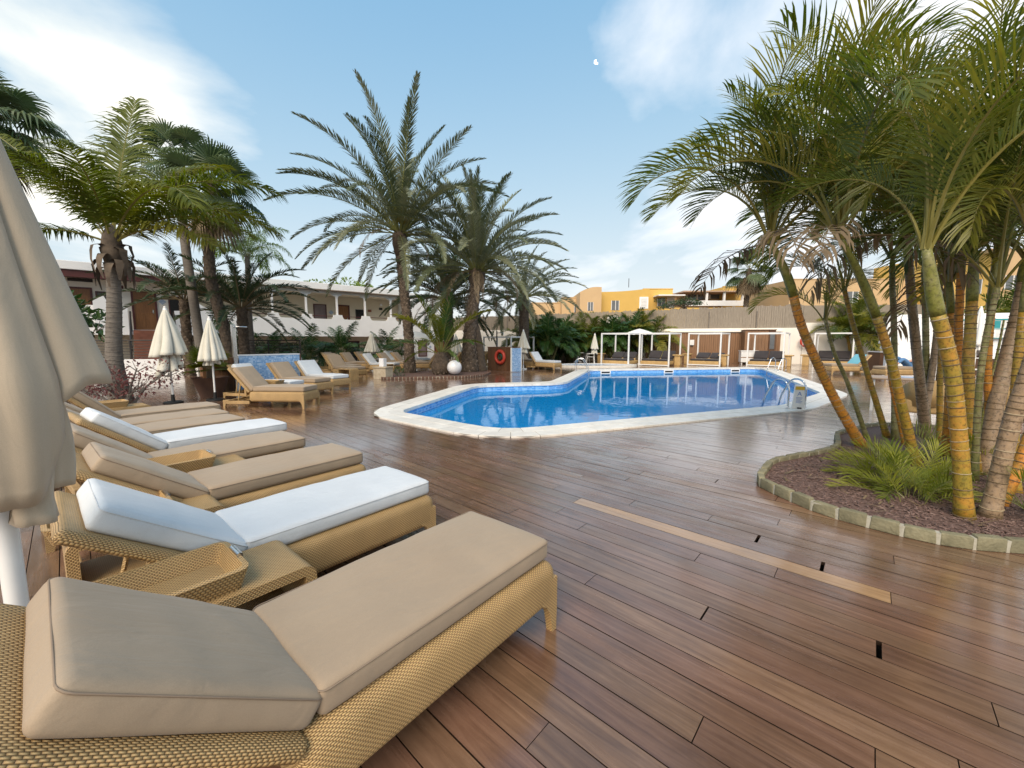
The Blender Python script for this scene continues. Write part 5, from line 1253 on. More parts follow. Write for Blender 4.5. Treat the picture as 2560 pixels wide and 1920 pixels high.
# seated woman at the right edge
t = thing('person', 'woman with fair hair in a black top seated at the right edge table', 'person', (10.95, 8.25, .16), 0)
def seated(t):
    V = [(0, 0, .50, .15, .12), (-.02, 0, .68, .13, .10), (-.05, 0, .88, .155, .10), (-.07, 0, 1.0, .06), (-.085, 0, 1.07, .05),
         (-.05, -.19, .93, .055), (-.22, -.25, .72, .042), (-.45, -.18, .64, .034), (-.05, .19, .93, .055), (-.25, .24, .74, .042), (-.48, .16, .70, .034),
         (-.08, -.10, .50, .085), (-.45, -.12, .49, .065), (-.46, -.12, .25, .05), (-.44, -.12, .05, .038), (-.56, -.12, .03, .035),
         (-.08, .10, .50, .085), (-.45, .12, .49, .065), (-.46, .12, .25, .05), (-.44, .12, .05, .038), (-.56, .12, .03, .035)]
    E = [(0, 1), (1, 2), (2, 3), (3, 4), (2, 5), (5, 6), (6, 7), (2, 8), (8, 9), (9, 10), (0, 11), (11, 12), (12, 13), (13, 14), (14, 15), (0, 16), (16, 17), (17, 18), (18, 19), (19, 20)]
    hand(V, E, 7, (-1, .2, -.1), (0, 0, -1), 1); hand(V, E, 10, (-1, -.2, 0), (0, 0, -1), -1)
    skin('body', V, E, 0, SKIN, t)
    V2 = [(0, 0, .46, .17, .14), (-.02, 0, .68, .145, .115), (-.045, 0, .86, .165, .112), (-.06, 0, .925, .13, .09)]
    skin('black_top', V2, [(0, 1), (1, 2), (2, 3)], 0, BLKC, t)
    V3 = [(.02, 0, .48, .17, .13), (-.08, -.10, .50, .10), (-.45, -.12, .49, .078), (-.46, -.12, .25, .062), (-.08, .10, .50, .10), (-.45, .12, .49, .078), (-.46, .12, .25, .062)]
    skin('trousers', V3, [(0, 1), (1, 2), (2, 3), (0, 4), (4, 5), (5, 6)], 0, DENIM, t)
    head(t, (-.105, 0, 1.185), (-.92, -.38, 0), HAIR, 0, .12)
seated(t)
ch2 = wchair('wicker armchair under the seated woman at the right edge', 11.0, 8.28, R(-90), .16)
# reclining person
t = thing('person', 'person in blue jeans and black shirt reclining on a terrace lounger with knees raised', 'person', (16.5, 16.6, .45), math.pi)
V = [(.0, 0, .13, .15, .10), (-.22, 0, .21, .13, .10), (-.45, 0, .33, .15, .10), (-.56, 0, .40, .06), (-.62, 0, .44, .05),
     (-.42, -.19, .33, .055), (-.20, -.30, .22, .042), (.05, -.20, .26, .034), (-.42, .19, .33, .055), (-.20, .30, .22, .042), (.05, .2, .27, .034),
     (.08, -.10, .13, .085), (.42, -.11, .42, .065), (.60, -.11, .20, .052), (.72, -.11, .05, .04), (.86, -.11, .06, .035),
     (.08, .10, .13, .085), (.40, .12, .36, .065), (.62, .12, .18, .052), (.78, .12, .05, .04), (.92, .12, .06, .035)]
E = [(0, 1), (1, 2), (2, 3), (3, 4), (2, 5), (5, 6), (6, 7), (2, 8), (8, 9), (9, 10), (0, 11), (11, 12), (12, 13), (13, 14), (14, 15), (0, 16), (16, 17), (17, 18), (18, 19), (19, 20)]
hand(V, E, 7, (1, .3, 0), (0, 0, -1), 1); hand(V, E, 10, (1, -.3, 0), (0, 0, -1), -1)
skin('body', V, E, 0, SKIN, t)
skin('shirt', [(-.02, 0, .135, .16, .11), (-.22, 0, .21, .145, .112), (-.43, 0, .325, .165, .112), (-.50, 0, .36, .12, .09)], [(0, 1), (1, 2), (2, 3)], 0, BLKC, t)
skin('jeans', [(.02, 0, .13, .16, .11), (.08, -.10, .13, .10), (.42, -.11, .42, .078), (.60, -.11, .20, .064), (.08, .10, .13, .10), (.40, .12, .36, .078), (.62, .12, .18, .064)], [(0, 1), (1, 2), (2, 3), (0, 4), (4, 5), (5, 6)], 0, DENIM, t)
head(t, (-.70, 0, .53), (.75, 0, .5), HAIR, 0, .03)

# ------------------------------------------------------------------ palm fronds
def frond(name, L, e0, bend, n, ll, lw, mats, vee=25, droop=.35, sweep=(75, 35), seed=0, pet=.18, side=0.0, r0=.02, prof=None, jit=.12, ragged=0, bpow=1.3):
    """one arching feather frond growing from the origin along +x; e0 = start elevation, bend = total fall, degrees"""
    rg = random.Random(seed); q = MB(); M = 26; pts = [Vector((0, 0, 0))]; angs = []
    for i in range(M):
        s = (i + .5) / M; a = R(e0 - bend * s ** bpow); angs.append(a)
        yaw = side * s * s
        pts.append(pts[-1] + Vector((math.cos(a) * math.cos(yaw), math.cos(a) * math.sin(yaw), math.sin(a))) * (L / M))
    q.tube(pts[::2] if M % 2 == 0 else pts, [r0 * (1 - .88 * i / (M // 2)) for i in range(M // 2 + 1)], 4, 1, cap=False)
    for k in range(n):
        s = pet + (1 - pet) * (k + .5) / n
        for sg in (-1, 1):
            ss = min(.999, s + rg.uniform(-.3, .3) / n); fi = ss * M; i = min(M - 1, int(fi)); p = pts[i].lerp(pts[i + 1], fi - i); a = angs[i]
            if ragged and rg.random() < ragged: continue
            T = (pts[i + 1] - pts[i]).normalized(); S_ = Vector((-T.y, T.x, 0)).normalized() * sg; Nn = T.cross(S_) * sg
            if Nn.z < 0 and abs(a) < 1.5: Nn = -Nn
            t = (s - pet) / (1 - pet)
            f = prof(t) if prof else (math.sin(math.pi * (.10 + .86 * t)) ** .6)
            l = ll * f * rg.uniform(.88, 1.08)
            sw = R(sweep[0] + (sweep[1] - sweep[0]) * t + rg.uniform(-6, 6)); ve = R(vee + rg.uniform(-12, 12))
            d = (T * math.cos(sw) + (S_ * math.cos(ve) + Nn * math.sin(ve)) * math.sin(sw)).normalized()
            d = (d + Vector((rg.uniform(-jit, jit), rg.uniform(-jit, jit), rg.uniform(-jit, jit)))).normalized()
            w = T - d * T.dot(d)
            if w.length < .05: w = Nn - d * Nn.dot(d)
            w.normalize(); hw = lw * .5 * rg.uniform(.85, 1.1)
            d2 = (d + Vector((0, 0, -droop * rg.uniform(.6, 1.3)))).normalized(); d3 = (d2 + Vector((0, 0, -droop * rg.uniform(.7, 1.5)))).normalized()
            p1 = p + d * (l * .42); p2 = p1 + d2 * (l * .32); p3 = p2 + d3 * (l * .26)
            w2 = (w - d2 * w.dot(d2)).normalized()
            q.add([p + w * hw * .45, p - w * hw * .45, p1 + w * hw, p1 - w * hw, p2 + w2 * hw * .7, p2 - w2 * hw * .7, p3], [(0, 1, 3, 2), (2, 3, 5, 4), (4, 5, 6)], 0)
    return q.mesh(name, mats)
def fan_leaf(name, pl, fr, nseg, mats, seed, e0=20, droop=.5, fold=.25, span=250):
    """fan leaf: petiole along +x, then a pleated half disc of pointed segments with drooping tips"""
    rg = random.Random(seed); q = MB(); e = R(e0); D = Vector((math.cos(e), 0, math.sin(e))); pts = [Vector((0, 0, 0)) + D * (pl * i / 5) + Vector((0, 0, -.12 * pl * (i / 5) ** 2)) for i in range(6)]
    q.tube(pts, [.022, .018, .015, .013, .011, .009], 4, 1, cap=False)
    c = pts[-1]; T = (pts[-1] - pts[-2]).normalized(); Sd = Vector((0, 1, 0)); Nn = T.cross(Sd) * -1
    if Nn.z < 0: Nn = -Nn
    for k in range(nseg):
        a = R(-span / 2 + span * (k + .5) / nseg); da = R(span / nseg) * .5
        l = fr * (1 - .28 * abs(a / R(span / 2)) ** 2) * rg.uniform(.92, 1.06)
        def P(ang, r, h): return c + (T * math.cos(ang) + Sd * math.sin(ang)) * r + Nn * h
        up = fold * .12 * (1 if k % 2 else -1) * fr
        m0, m1 = P(a - da, l * .55, -.0) + Vector((0, 0, -droop * .06 * l)), P(a + da, l * .55, 0) + Vector((0, 0, -droop * .06 * l)); md = P(a, l * .55, up * .5) + Vector((0, 0, -droop * .06 * l))
        e1 = P(a - da * .5, l * .82, 0) + Vector((0, 0, -droop * .24 * l)); e2 = P(a + da * .5, l * .82, 0) + Vector((0, 0, -droop * .24 * l))
        tip = P(a + rg.uniform(-.05, .05), l * 1.02, 0) + Vector((0, 0, -droop * rg.uniform(.45, .85) * l))
        q.add([c, m0, md, m1, e1, e2, tip], [(0, 1, 2), (0, 2, 3), (1, 4, 2), (2, 5, 3), (2, 4, 5), (4, 6, 5)], 0)
    return q.mesh(name, mats)
def curve_pts(ctrl, n=16):
    out = []; c = [Vector(p) for p in ctrl]; c = [c[0] * 2 - c[1]] + c + [c[-1] * 2 - c[-2]]
    m = len(c) - 3
    for i in range(n + 1):
        u = i / n * m; k = min(m - 1, int(u)); t = u - k; a, b, d, e = c[k:k + 4]
        out.append(.5 * ((2 * b) + (d - a) * t + (2 * a - 5 * b + 4 * d - e) * t * t + (3 * b - a - 3 * d + e) * t ** 3))
    return out
GOLD = 2.39996
def crown(parent, top, lib, spec, seed, mats=None, rad=.08, name='frond'):
    """spec: list of (elevation class, count, scale lo, hi); azimuths by golden angle"""
    rg = random.Random(seed); k = rg.randint(0, 9)
    for cls, cnt, lo, hi in spec:
        for i in range(cnt):
            az = GOLD * k + rg.uniform(-.25, .25); k += 1
            me = rg.choice(lib[cls]); s = rg.uniform(lo, hi)
            link(name, me, parent, (top[0] + rad * math.cos(az), top[1] + rad * math.sin(az), top[2] + rg.uniform(-.1, .05)), (rg.uniform(-.15, .15), rg.uniform(-.08, .08), az), s)
# ---- libraries, unit length about 1 m scaled per use is avoided: lengths are real
def date_lib(L, mats, n=60, ll=.50, seed=0, lw=.046):
    D = {}
    for cls, e0, bend in (('a', 82, 40), ('b', 66, 62), ('c', 48, 70), ('d', 28, 66), ('e', 8, 60), ('f', -22, 45)):
        D[cls] = [frond('frond', L, e0 + random.uniform(-5, 5), bend, n, ll, lw, mats, 28, .12, (62, 24), seed + i * 7 + ord(cls), .14, random.uniform(-.4, .4), .035) for i in range(3)]
    D['dry'] = [frond('frond', L * .72, 5, 100, n // 2, ll * .8, lw * .8, [LDRY, RACHB], 5, .8, (50, 25), seed + 90 + i, .15, random.uniform(-.3, .3), .028, ragged=.2) for i in range(2)]
    return D
def scar_trunk(parent, ctrl, r0, r1, seed, n=260, flare=1.35, bark=BDATE, scar=BSCAR, sz=.16):
    P = curve_pts(ctrl, 14); k = len(P); rg = random.Random(seed)
    rad = [(r0 + (r1 - r0) * i / (k - 1)) * (1 + (flare - 1) * math.exp(-i / 1.6)) for i in range(k)]
    q = MB(); q.tube(P, rad, 14); tr = q.build('trunk', bark, parent, smooth=True)
    q = MB()
    for j in range(n):
        s = j / n * (k - 1.001); i = int(s); p = P[i].lerp(P[i + 1], s - i); r = rad[i] + (rad[i + 1] - rad[i]) * (s - i); az = j * GOLD
        o = Vector((math.cos(az), math.sin(az), 0)); w = Vector((-math.sin(az), math.cos(az), 0)); h = sz * rg.uniform(.7, 1.2); ww = sz * rg.uniform(.45, .7); c = p + o * r * .95
        q.add([c - w * ww, c + w * ww, c + o * .05 * rg.uniform(.5, 1.4) + Vector((0, 0, h * .75)) + w * ww * .5, c + o * .05 * rg.uniform(.5, 1.4) + Vector((0, 0, h * .75)) - w * ww * .5, c + o * .02 - Vector((0, 0, h * .4)), c + Vector((0, 0, h))], [(0, 4, 1), (0, 1, 2, 3), (3, 2, 5)])
    tag(q.build('leaf_scars', scar, tr), kind='stuff')
    return P[-1]
DL = date_lib(5.7, [LDATE, RACH], 116, .56, 1, .036)
DL2 = date_lib(5.2, [LDATE, RACH], 108, .54, 40, .036)
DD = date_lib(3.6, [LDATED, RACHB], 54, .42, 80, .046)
t = thing('date_palm', 'tallest date palm with a slim dark trunk on the brick edged island', 'palm', (-4.8, 18.75, .07))
top = scar_trunk(t, [(0, 0, -.1), (-.02, 0, 2), (-.22, .05, 4.2), (-.32, .1, 6.35)], .21, .20, 3, 240, 1.5)
q = MB(); q.lathe([(.20, -1.1), (.34, -.5), (.33, -.1), (.16, .15)], 14); o = q.build('crown_base', BDATE, t, smooth=True); o.location = top
crown(t, top, DL, [('a', 9, .85, 1.1), ('b', 12, .85, 1.05), ('c', 11, .85, 1.0), ('d', 11, .85, 1.0), ('e', 9, .8, .95), ('f', 5, .65, .85), ('dry', 3, .5, .7)], 4)
def fruit(parent, top, seed, n=6):
    rg = random.Random(seed)
    for j in range(n):
        az = rg.uniform(0, 6.28); q = MB(); o = Vector((math.cos(az), math.sin(az), 0))
        for k in range(16):
            d = (o * rg.uniform(.4, .9) + Vector((rg.uniform(-.3, .3), rg.uniform(-.3, .3), rg.uniform(.2, .9)))).normalized(); b = top + o * .2 + Vector((0, 0, .35)); q.tube([b, b + d * .55, b + d * .85 + Vector((0, 0, -.12))], [.012, .008, .005], 3, cap=False)
        q.build('fruit_stalk', RACHY, parent)
fruit(t, top, 6)
t = thing('date_palm', 'broad date palm with a leaning reddish trunk right of the white globe lamp', 'palm', (-2.0, 19.4, .07))
top = scar_trunk(t, [(-.05, 0, -.1), (-.05, .05, 1.6), (.15, .1, 3.2), (.32, .15, 4.75)], .36, .22, 8, 260, 1.35)
P2 = curve_pts([(.42, .35, -.1), (.30, .3, 1.2), (.12, .2, 2.4)], 8); q = MB(); q.tube(P2, [.42, .34, .31, .30, .29, .28, .27, .25, .2], 12); q.build('trunk', BDATE, t, smooth=True)
q = MB(); q.lathe([(.22, -.9), (.40, -.4), (.38, 0), (.16, .2)], 14); o = q.build('crown_base', BDATE, t, smooth=True); o.location = top
crown(t, top, DL2, [('a', 9, .85, 1.05), ('b', 14, .85, 1.05), ('c', 14, .85, 1.05), ('d', 13, .85, 1.05), ('e', 9, .8, 1.0), ('f', 4, .7, .9), ('dry', 10, .6, .95)], 9)
fruit(t, top, 3, 3)
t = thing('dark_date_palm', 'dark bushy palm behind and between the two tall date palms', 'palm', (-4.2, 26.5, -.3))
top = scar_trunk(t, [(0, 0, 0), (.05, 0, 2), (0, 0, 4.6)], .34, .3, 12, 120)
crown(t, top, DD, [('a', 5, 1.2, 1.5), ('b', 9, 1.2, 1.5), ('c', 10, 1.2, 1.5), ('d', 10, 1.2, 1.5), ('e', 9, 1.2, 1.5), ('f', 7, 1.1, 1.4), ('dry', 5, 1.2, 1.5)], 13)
t = thing('date_palm', 'shorter date palm behind the plank box, right of the thick twin trunk', 'palm', (.75, 25.6, -.1))
top = scar_trunk(t, [(0, 0, 0), (.02, 0, 2), (0, 0, 4.4)], .34, .30, 14, 120)
DL3 = date_lib(3.8, [LDATE, RACH], 50, .42, 140)
crown(t, top, DL3, [('a', 4, .8, 1.0), ('b', 7, .9, 1.1), ('c', 9, .9, 1.1), ('d', 9, .9, 1.15), ('e', 8, .9, 1.15), ('f', 6, .8, 1.0), ('dry', 3, .7, .9)], 15)
t = thing('young_date_palm', 'young palm with a scaly bulb base just left of the white globe lamp', 'palm', (-3.15, 17.75, .07))
q = MB(); q.lathe([(.30, -.02), (.42, .15), (.44, .38), (.36, .62), (.22, .85), (.12, 1.0)], 16); tr = q.build('trunk', BDATE, t, smooth=True)
q = MB(); rg = random.Random(2)
for j in range(120):
    z = .02 + .8 * j / 120; r = .43 if z < .4 else .43 - (z - .4) * .45; az = j * GOLD; o = Vector((math.cos(az), math.sin(az), 0)); w = Vector((-o.y, o.x, 0)); c = o * r * .95 + Vector((0, 0, z)); q.add([c - w * .06, c + w * .06, c + o * .07 + Vector((0, 0, .10)), c - Vector((0, 0, .06))], [(0, 3, 1), (0, 1, 2)])
tag(q.build('leaf_scars', BSCAR, tr), kind='stuff')
YL = {c: [frond('frond', 2.6, e, b, 42, .42, .036, [LKEN if i else LCOC, RACH], 30, .2, (60, 28), 300 + i + e, .22, random.uniform(-.4, .4), .022) for i in range(2)] for c, e, b in (('a', 82, 30), ('b', 62, 55), ('c', 40, 70), ('d', 15, 60))}
crown(t, (0, 0, .95), YL, [('a', 6, .9, 1.1), ('b', 9, .9, 1.15), ('c', 6, .7, 1.0), ('d', 3, .5, .7)], 5)

# ---- coconut palm at the left
CL_ = lambda L, e, b, sd, side=0: frond('frond', L, e, b, 112, 1.0, .046, [LCOC, RACHY], 8, .5, (70, 36), sd, .14, side, .035, bpow=1.1)
t = thing('coconut_palm', 'coconut palm with a ringed grey trunk before the hotel stair', 'palm', (-10.3, 10.4, -.1))
P_ = curve_pts([(.05, 0, 0), (-.03, 0, 1.2), (.12, 0, 2.6), (.22, 0, 4.0)], 16); q = MB(); q.tube(P_, [(.195 - .0045 * i) * (1 + .5 * math.exp(-i / 1.5)) for i in range(17)], 14); tr = q.build('trunk', BCOC, t, smooth=True)
rg = random.Random(4)
for i in range(34):
    s = i / 34 * 15.9; j = int(s); p = P_[j].lerp(P_[j + 1], s - j); r = (.195 - .0045 * s) * (1 + .5 * math.exp(-s / 1.5)) * 1.01
    q = MB(); q.tube([p + Vector((r * math.cos(a), r * math.sin(a), .012 * math.sin(a * 2 + i))) for a in [2 * math.pi * k / 14 for k in range(14)]], .010, 5, closed=True); q.build('ring_scar', BGREY, tr)
top = P_[-1]
for j in range(14):       # torn dry sheaths under the crown
    az = j * GOLD; o = Vector((math.cos(az), math.sin(az), 0)); w = Vector((-o.y, o.x, 0)); z = -.55 + .6 * rg.random(); q = MB(); v = []
    L_ = rg.uniform(.45, .8)
    for k in range(6):
        s = k / 5; c = top + o * (.15 + .26 * math.sin(s * 2.2) * rg.uniform(.8, 1.1)) + Vector((0, 0, z + .12 * math.sin(s * 3) - L_ * s * s)); ww = .13 * (1 - s) ** .6 + .02
        v += [c - w * ww * rg.uniform(.6, 1.1), c + w * ww * rg.uniform(.6, 1.1)]
    q.add(v, [(2 * k, 2 * k + 1, 2 * k + 3, 2 * k + 2) for k in range(5)]); q.build('dry_sheath', FIBR, t, smooth=True)
q = MB(); q.lathe([(.16, -.5), (.24, -.1), (.17, .3), (.05, .55)], 12); o = q.build('crown_base', FIBR, t, smooth=True); o.location = top
for az, L, e, b, sd, sc in ((172, 5.0, 50, 18, 1, 1), (100, 4.4, 80, 18, 2, 1), (75, 4.6, 72, 60, 3, 1), (20, 4.6, 66, 92, 4, 1), (-20, 3.9, 55, 98, 5, 1), (8, 3.7, 42, 78, 6, .95), (-60, 4.0, 66, 80, 7, .8), (140, 4.2, 60, 40, 8, .95), (-8, 3.4, 25, 60, 9, .9), (45, 4.3, 58, 96, 10, 1), (200, 3.6, 25, 70, 11, .75), (-100, 3.2, 70, 60, 12, .7), (120, 4.2, 70, 34, 13, 1)):
    link('frond', CL_(L, e, b, sd, random.uniform(-.25, .25)), t, tuple(top + Vector((.06 * math.cos(R(az)), .06 * math.sin(R(az)), .1))), (0, 0, R(az)), sc)

# ---- fan palms
FL = {c: [fan_leaf('fan_leaf', 1.15, 1.05, 34, [LFAN, RACH], 20 + i + e, e, d, .5) for i in range(3)] for c, e, d in (('a', 70, .35), ('b', 40, .6), ('c', 10, .8), ('d', -25, .9))}
FDRY = [fan_leaf('dry_fan_leaf', .8, .95, 22, [LDRY, RACHB], 60 + i, -55, 1.0, .6) for i in range(3)]
def fan_palm(label, x, y, z0, ctrl, r0, r1, seed, bark, scale=1, dry=14, cnt=(6, 9, 9, 8)):
    t = thing('fan_palm', label, 'palm', (x, y, z0)); P = curve_pts(ctrl, 14); q = MB(); q.tube(P, [r0 + (r1 - r0) * i / 14 for i in range(15)], 14); tr = q.build('trunk', bark, t, smooth=True); rg = random.Random(seed)
    if bark is BDATE:
        q = MB()
        for j in range(420):
            s = j / 420 * 13.9; i = int(s); p = P[i].lerp(P[i + 1], s - i); r = r0 + (r1 - r0) * s / 14; az = j * GOLD; o = Vector((math.cos(az), math.sin(az), 0)); w = Vector((-o.y, o.x, 0)); c = p + o * r * .96
            q.add([c - w * .09, c + w * .09, c + o * .06 + Vector((0, 0, .16)) + w * .03, c + o * .06 + Vector((0, 0, .16)) - w * .03, c - Vector((0, 0, .1))], [(0, 1, 2, 3), (0, 4, 1)])
        tag(q.build('leaf_scars', BSCAR, tr), kind='stuff')
    k = 0; top = P[-1]
    for cls, c in zip('abcd', cnt):
        for i in range(c):
            az = GOLD * k + rg.uniform(-.2, .2); k += 1; link('fan_leaf', rg.choice(FL[cls]), t, (top.x, top.y, top.z + rg.uniform(-.3, .2)), (rg.uniform(-.3, .3), 0, az), scale * rg.uniform(.85, 1.1))
    for i in range(dry):
        az = GOLD * k; k += 1; link('dry_fan_leaf', rg.choice(FDRY), t, (top.x, top.y, top.z - .3 - .5 * rg.random()), (rg.uniform(-.2, .2), 0, az), scale * rg.uniform(.8, 1.05))
fan_palm('fan palm with a thick scaly leaning trunk behind the shower wall', -11.1, 16.2, -.6, [(0, 0, 0), (-.45, 0, 2.6), (-.85, 0, 5), (-.45, 0, 8.2)], .19, .16, 31, BDATE, .95, 9, (4, 6, 6, 4))
fan_palm('fan palm with a smooth grey trunk left of the scaly one', -13.2, 16.8, -.6, [(.25, 0, 0), (.1, 0, 3), (-.1, 0, 6), (-.15, 0, 9.3)], .18, .15, 33, BGREY, .85, 5, (4, 5, 5, 3))
fan_palm('fan palm cut by the left edge of the picture', -19.3, 15.2, -.6, [(0, 0, 0), (0, 0, 5), (.1, 0, 10.2)], .25, .2, 35, BGREY, 1.15, 10)
fan_palm('shaggy fan palm far off between the areca crowns and the ochre house', 26.5, 46, 0, [(0, 0, 0), (0, 0, 5), (.1, 0, 9.6)], .28, .25, 37, BDATE, 1.3, 26, (3, 5, 6, 6))
fan_palm('fan palm far off at the right edge behind the areca crowns', 47, 40, 0, [(0, 0, 0), (0, 0, 6), (.1, 0, 14)], .28, .22, 38, BGREY, 1.3, 12)
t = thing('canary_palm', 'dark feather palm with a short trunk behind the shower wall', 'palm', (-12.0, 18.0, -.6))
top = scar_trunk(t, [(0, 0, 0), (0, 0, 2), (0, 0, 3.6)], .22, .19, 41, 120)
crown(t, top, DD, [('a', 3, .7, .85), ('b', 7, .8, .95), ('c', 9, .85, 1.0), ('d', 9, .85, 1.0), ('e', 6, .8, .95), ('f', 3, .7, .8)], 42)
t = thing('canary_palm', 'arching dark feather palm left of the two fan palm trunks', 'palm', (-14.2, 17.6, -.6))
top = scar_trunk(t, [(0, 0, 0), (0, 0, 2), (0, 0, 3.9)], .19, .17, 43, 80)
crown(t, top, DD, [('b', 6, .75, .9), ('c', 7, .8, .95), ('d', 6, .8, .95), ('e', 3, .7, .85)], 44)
QL = {c: [frond('frond', 2.6, e, b, 60, .62, .03, [LBRI, RACH], 15, 1.0, (70, 40), 400 + i + e, .15, random.uniform(-.3, .3), .02) for i in range(2)] for c, e, b in (('a', 75, 95), ('b', 50, 110), ('c', 30, 110))}
t = thing('queen_palm', 'bright green weeping palm crown behind the fan palm trunks', 'palm', (-13.1, 20.2, -.6))
q = MB(); q.tube([(0, 0, 0), (0, 0, 3.5), (.1, 0, 6.3)], [.16, .13, .11], 10); q.build('trunk', BGREY, t, smooth=True); crown(t, (.1, 0, 6.3), QL, [('a', 5, .8, 1.0), ('b', 7, .8, 1.0), ('c', 5, .8, 1)], 45)
KL = {c: [frond('frond', 2.0, e, b, 40, .50, .040, [LKEN, RACH], 10, .7, (72, 38), 500 + i + e, .25, random.uniform(-.3, .3), .016) for i in range(3)] for c, e, b in (('a', 80, 45), ('b', 58, 85), ('c', 35, 90), ('d', 8, 60))}
def small_palm(label, x, y, z0, h, sc, seed, spec=(4, 6, 6, 3), stems=1, lib=KL, bark=BDATE, name='feather_palm', spread=.3, group=None):
    t = thing(name, label, 'palm', (x, y, z0), 0, group); rg = random.Random(seed)
    for s in range(stems):
        a = rg.uniform(0, 6.28) ; r = spread * (s > 0); bx, by = r * .4 * math.cos(a), r * .4 * math.sin(a); tx, ty = r * math.cos(a), r * math.sin(a); hh = h * rg.uniform(.75, 1.05)
        q = MB(); q.tube([(bx, by, 0), ((bx + tx) / 2, (by + ty) / 2, hh * .6), (tx, ty, hh)], [.09 * sc ** .5, .075 * sc ** .5, .06 * sc ** .5], 8); q.build('stem', bark, t, smooth=True)
        crown(t, (tx, ty, hh), lib, [(c, n, sc * .8, sc * 1.1) for c, n in zip('abcd', spec)], seed + s * 3, rad=.04)
small_palm('low dark palm before the hotel, nearest the blue wall', -13.0, 21.6, -.6, 1.3, 1.0, 51)
small_palm('low dark palm before the hotel, second from the blue wall', -11.6, 23.0, -.6, 1.3, 1.1, 52)
small_palm('low palm with an upright spear before the hotel, third from the blue wall', -10.0, 23.6, -.6, 1.3, 1.05, 53, (6, 6, 6, 3))
small_palm('low palm with bright arching fronds left of the two white loungers', -7.9, 25.3, -.6, 1.5, 1.0, 54, (3, 6, 6, 3), lib={k: v for k, v in KL.items()})
small_palm('low dark palm behind the garden wall railing', -14.6, 21.2, -.6, 1.6, 1.1, 55)

# ---- leafy shrubs, trees
def leaves(rg, q, c, r, n, sz, flat=.6, shell=.5):
    for _ in range(n):
        d = Vector((rg.gauss(0, 1), rg.gauss(0, 1), rg.gauss(0, 1))).normalized(); k = shell + (1 - shell) * rg.random() ** .5; p = Vector(c) + Vector((d.x * r[0], d.y * r[1], d.z * r[2])) * k
        a = (d + Vector((rg.uniform(-.9, .9), rg.uniform(-.9, .9), rg.uniform(-.7, .5)))).normalized(); b = a.cross(Vector((rg.uniform(-1, 1), rg.uniform(-1, 1), rg.uniform(-1, 1))))
        if b.length < .1: continue
        b.normalize(); s = sz * rg.uniform(.6, 1.3); m = p + a * s * .5; nn = a.cross(b) * s * .08
        q.add([p, m + b * s * flat * .4 + nn, p + a * s - nn, m - b * s * flat * .4 + nn], [(0, 1, 2, 3)])
def shrub(label, x, y, z, lumps, mat, n, sz, seed, stems=5, cat='shrub', name='shrub', bark=BGREY, flat=.6, shell=.35):
    t = thing(name, label, cat, (x, y, z)); rg = random.Random(seed); q = MB()
    for (cx, cy, cz, r) in lumps: leaves(rg, q, (cx, cy, cz), (r, r, r * .9), int(n * r * r), sz, flat, shell)
    q.build('foliage', mat, t); q = MB()
    for (cx, cy, cz, r) in lumps[:max(stems, 1)]:
        q.tube([(cx * .15, cy * .15, 0), (cx * .5 + rg.uniform(-.1, .1), cy * .5, cz * .55), (cx, cy, cz)], [.035, .025, .012], 5)
        for k in range(4): d = Vector((rg.uniform(-1, 1), rg.uniform(-1, 1), rg.uniform(-.2, 1))).normalized() * r * .8; q.tube([(cx, cy, cz - r * .3), (cx + d.x, cy + d.y, cz + d.z)], [.012, .005], 4)
    q.build('stem', bark, t); return t
rg = random.Random(77)
shrub('twiggy purple leaved shrub below the coconut trunk', -9.2, 9.4, 0, [(rg.uniform(-.9, .9), rg.uniform(-.5, .5), rg.uniform(.35, .95), rg.uniform(.25, .42)) for _ in range(16)], LRED, 520, .085, 61, 16)
shrub('glossy green shrub half hidden by the large cream parasol', -12.3, 10.9, -.3, [(rg.uniform(-.9, .9), rg.uniform(-.6, .6), rg.uniform(1.2, 3.0), rg.uniform(.4, .65)) for _ in range(12)], LBUSH, 420, .24, 62, 12, flat=.5)
shrub('small green shrub at the foot of the stone lantern pedestal', -4.75, 16.75, .07, [(rg.uniform(-.2, .2), rg.uniform(-.1, .1), rg.uniform(.12, .28), rg.uniform(.12, .2)) for _ in range(6)], LBUSH, 900, .07, 63, 4)
shrub('glossy dark shrub behind the rightmost cabana', 25.2, 26.0, 0, [(rg.uniform(-1.4, 1.4), rg.uniform(-.4, .4), rg.uniform(.6, 3.0), rg.uniform(.5, .8)) for _ in range(14)], LBUSH, 300, .20, 64, 10)
shrub('yellow green shrub by the terrace wall behind the thick areca stem', 27.6, 24.6, 0, [(rg.uniform(-.5, .5), rg.uniform(-.4, .4), rg.uniform(1.2, 3.6), rg.uniform(.4, .6)) for _ in range(8)], LBRI, 300, .20, 65, 6)
shrub('leafy plants along the brown planter box', 21.3, 21.0, 1.0, [(rg.uniform(-1.9, 1.9), rg.uniform(-.2, .2), rg.uniform(.1, .5), rg.uniform(.2, .4)) for _ in range(10)], LBUSH, 500, .14, 66, 8)
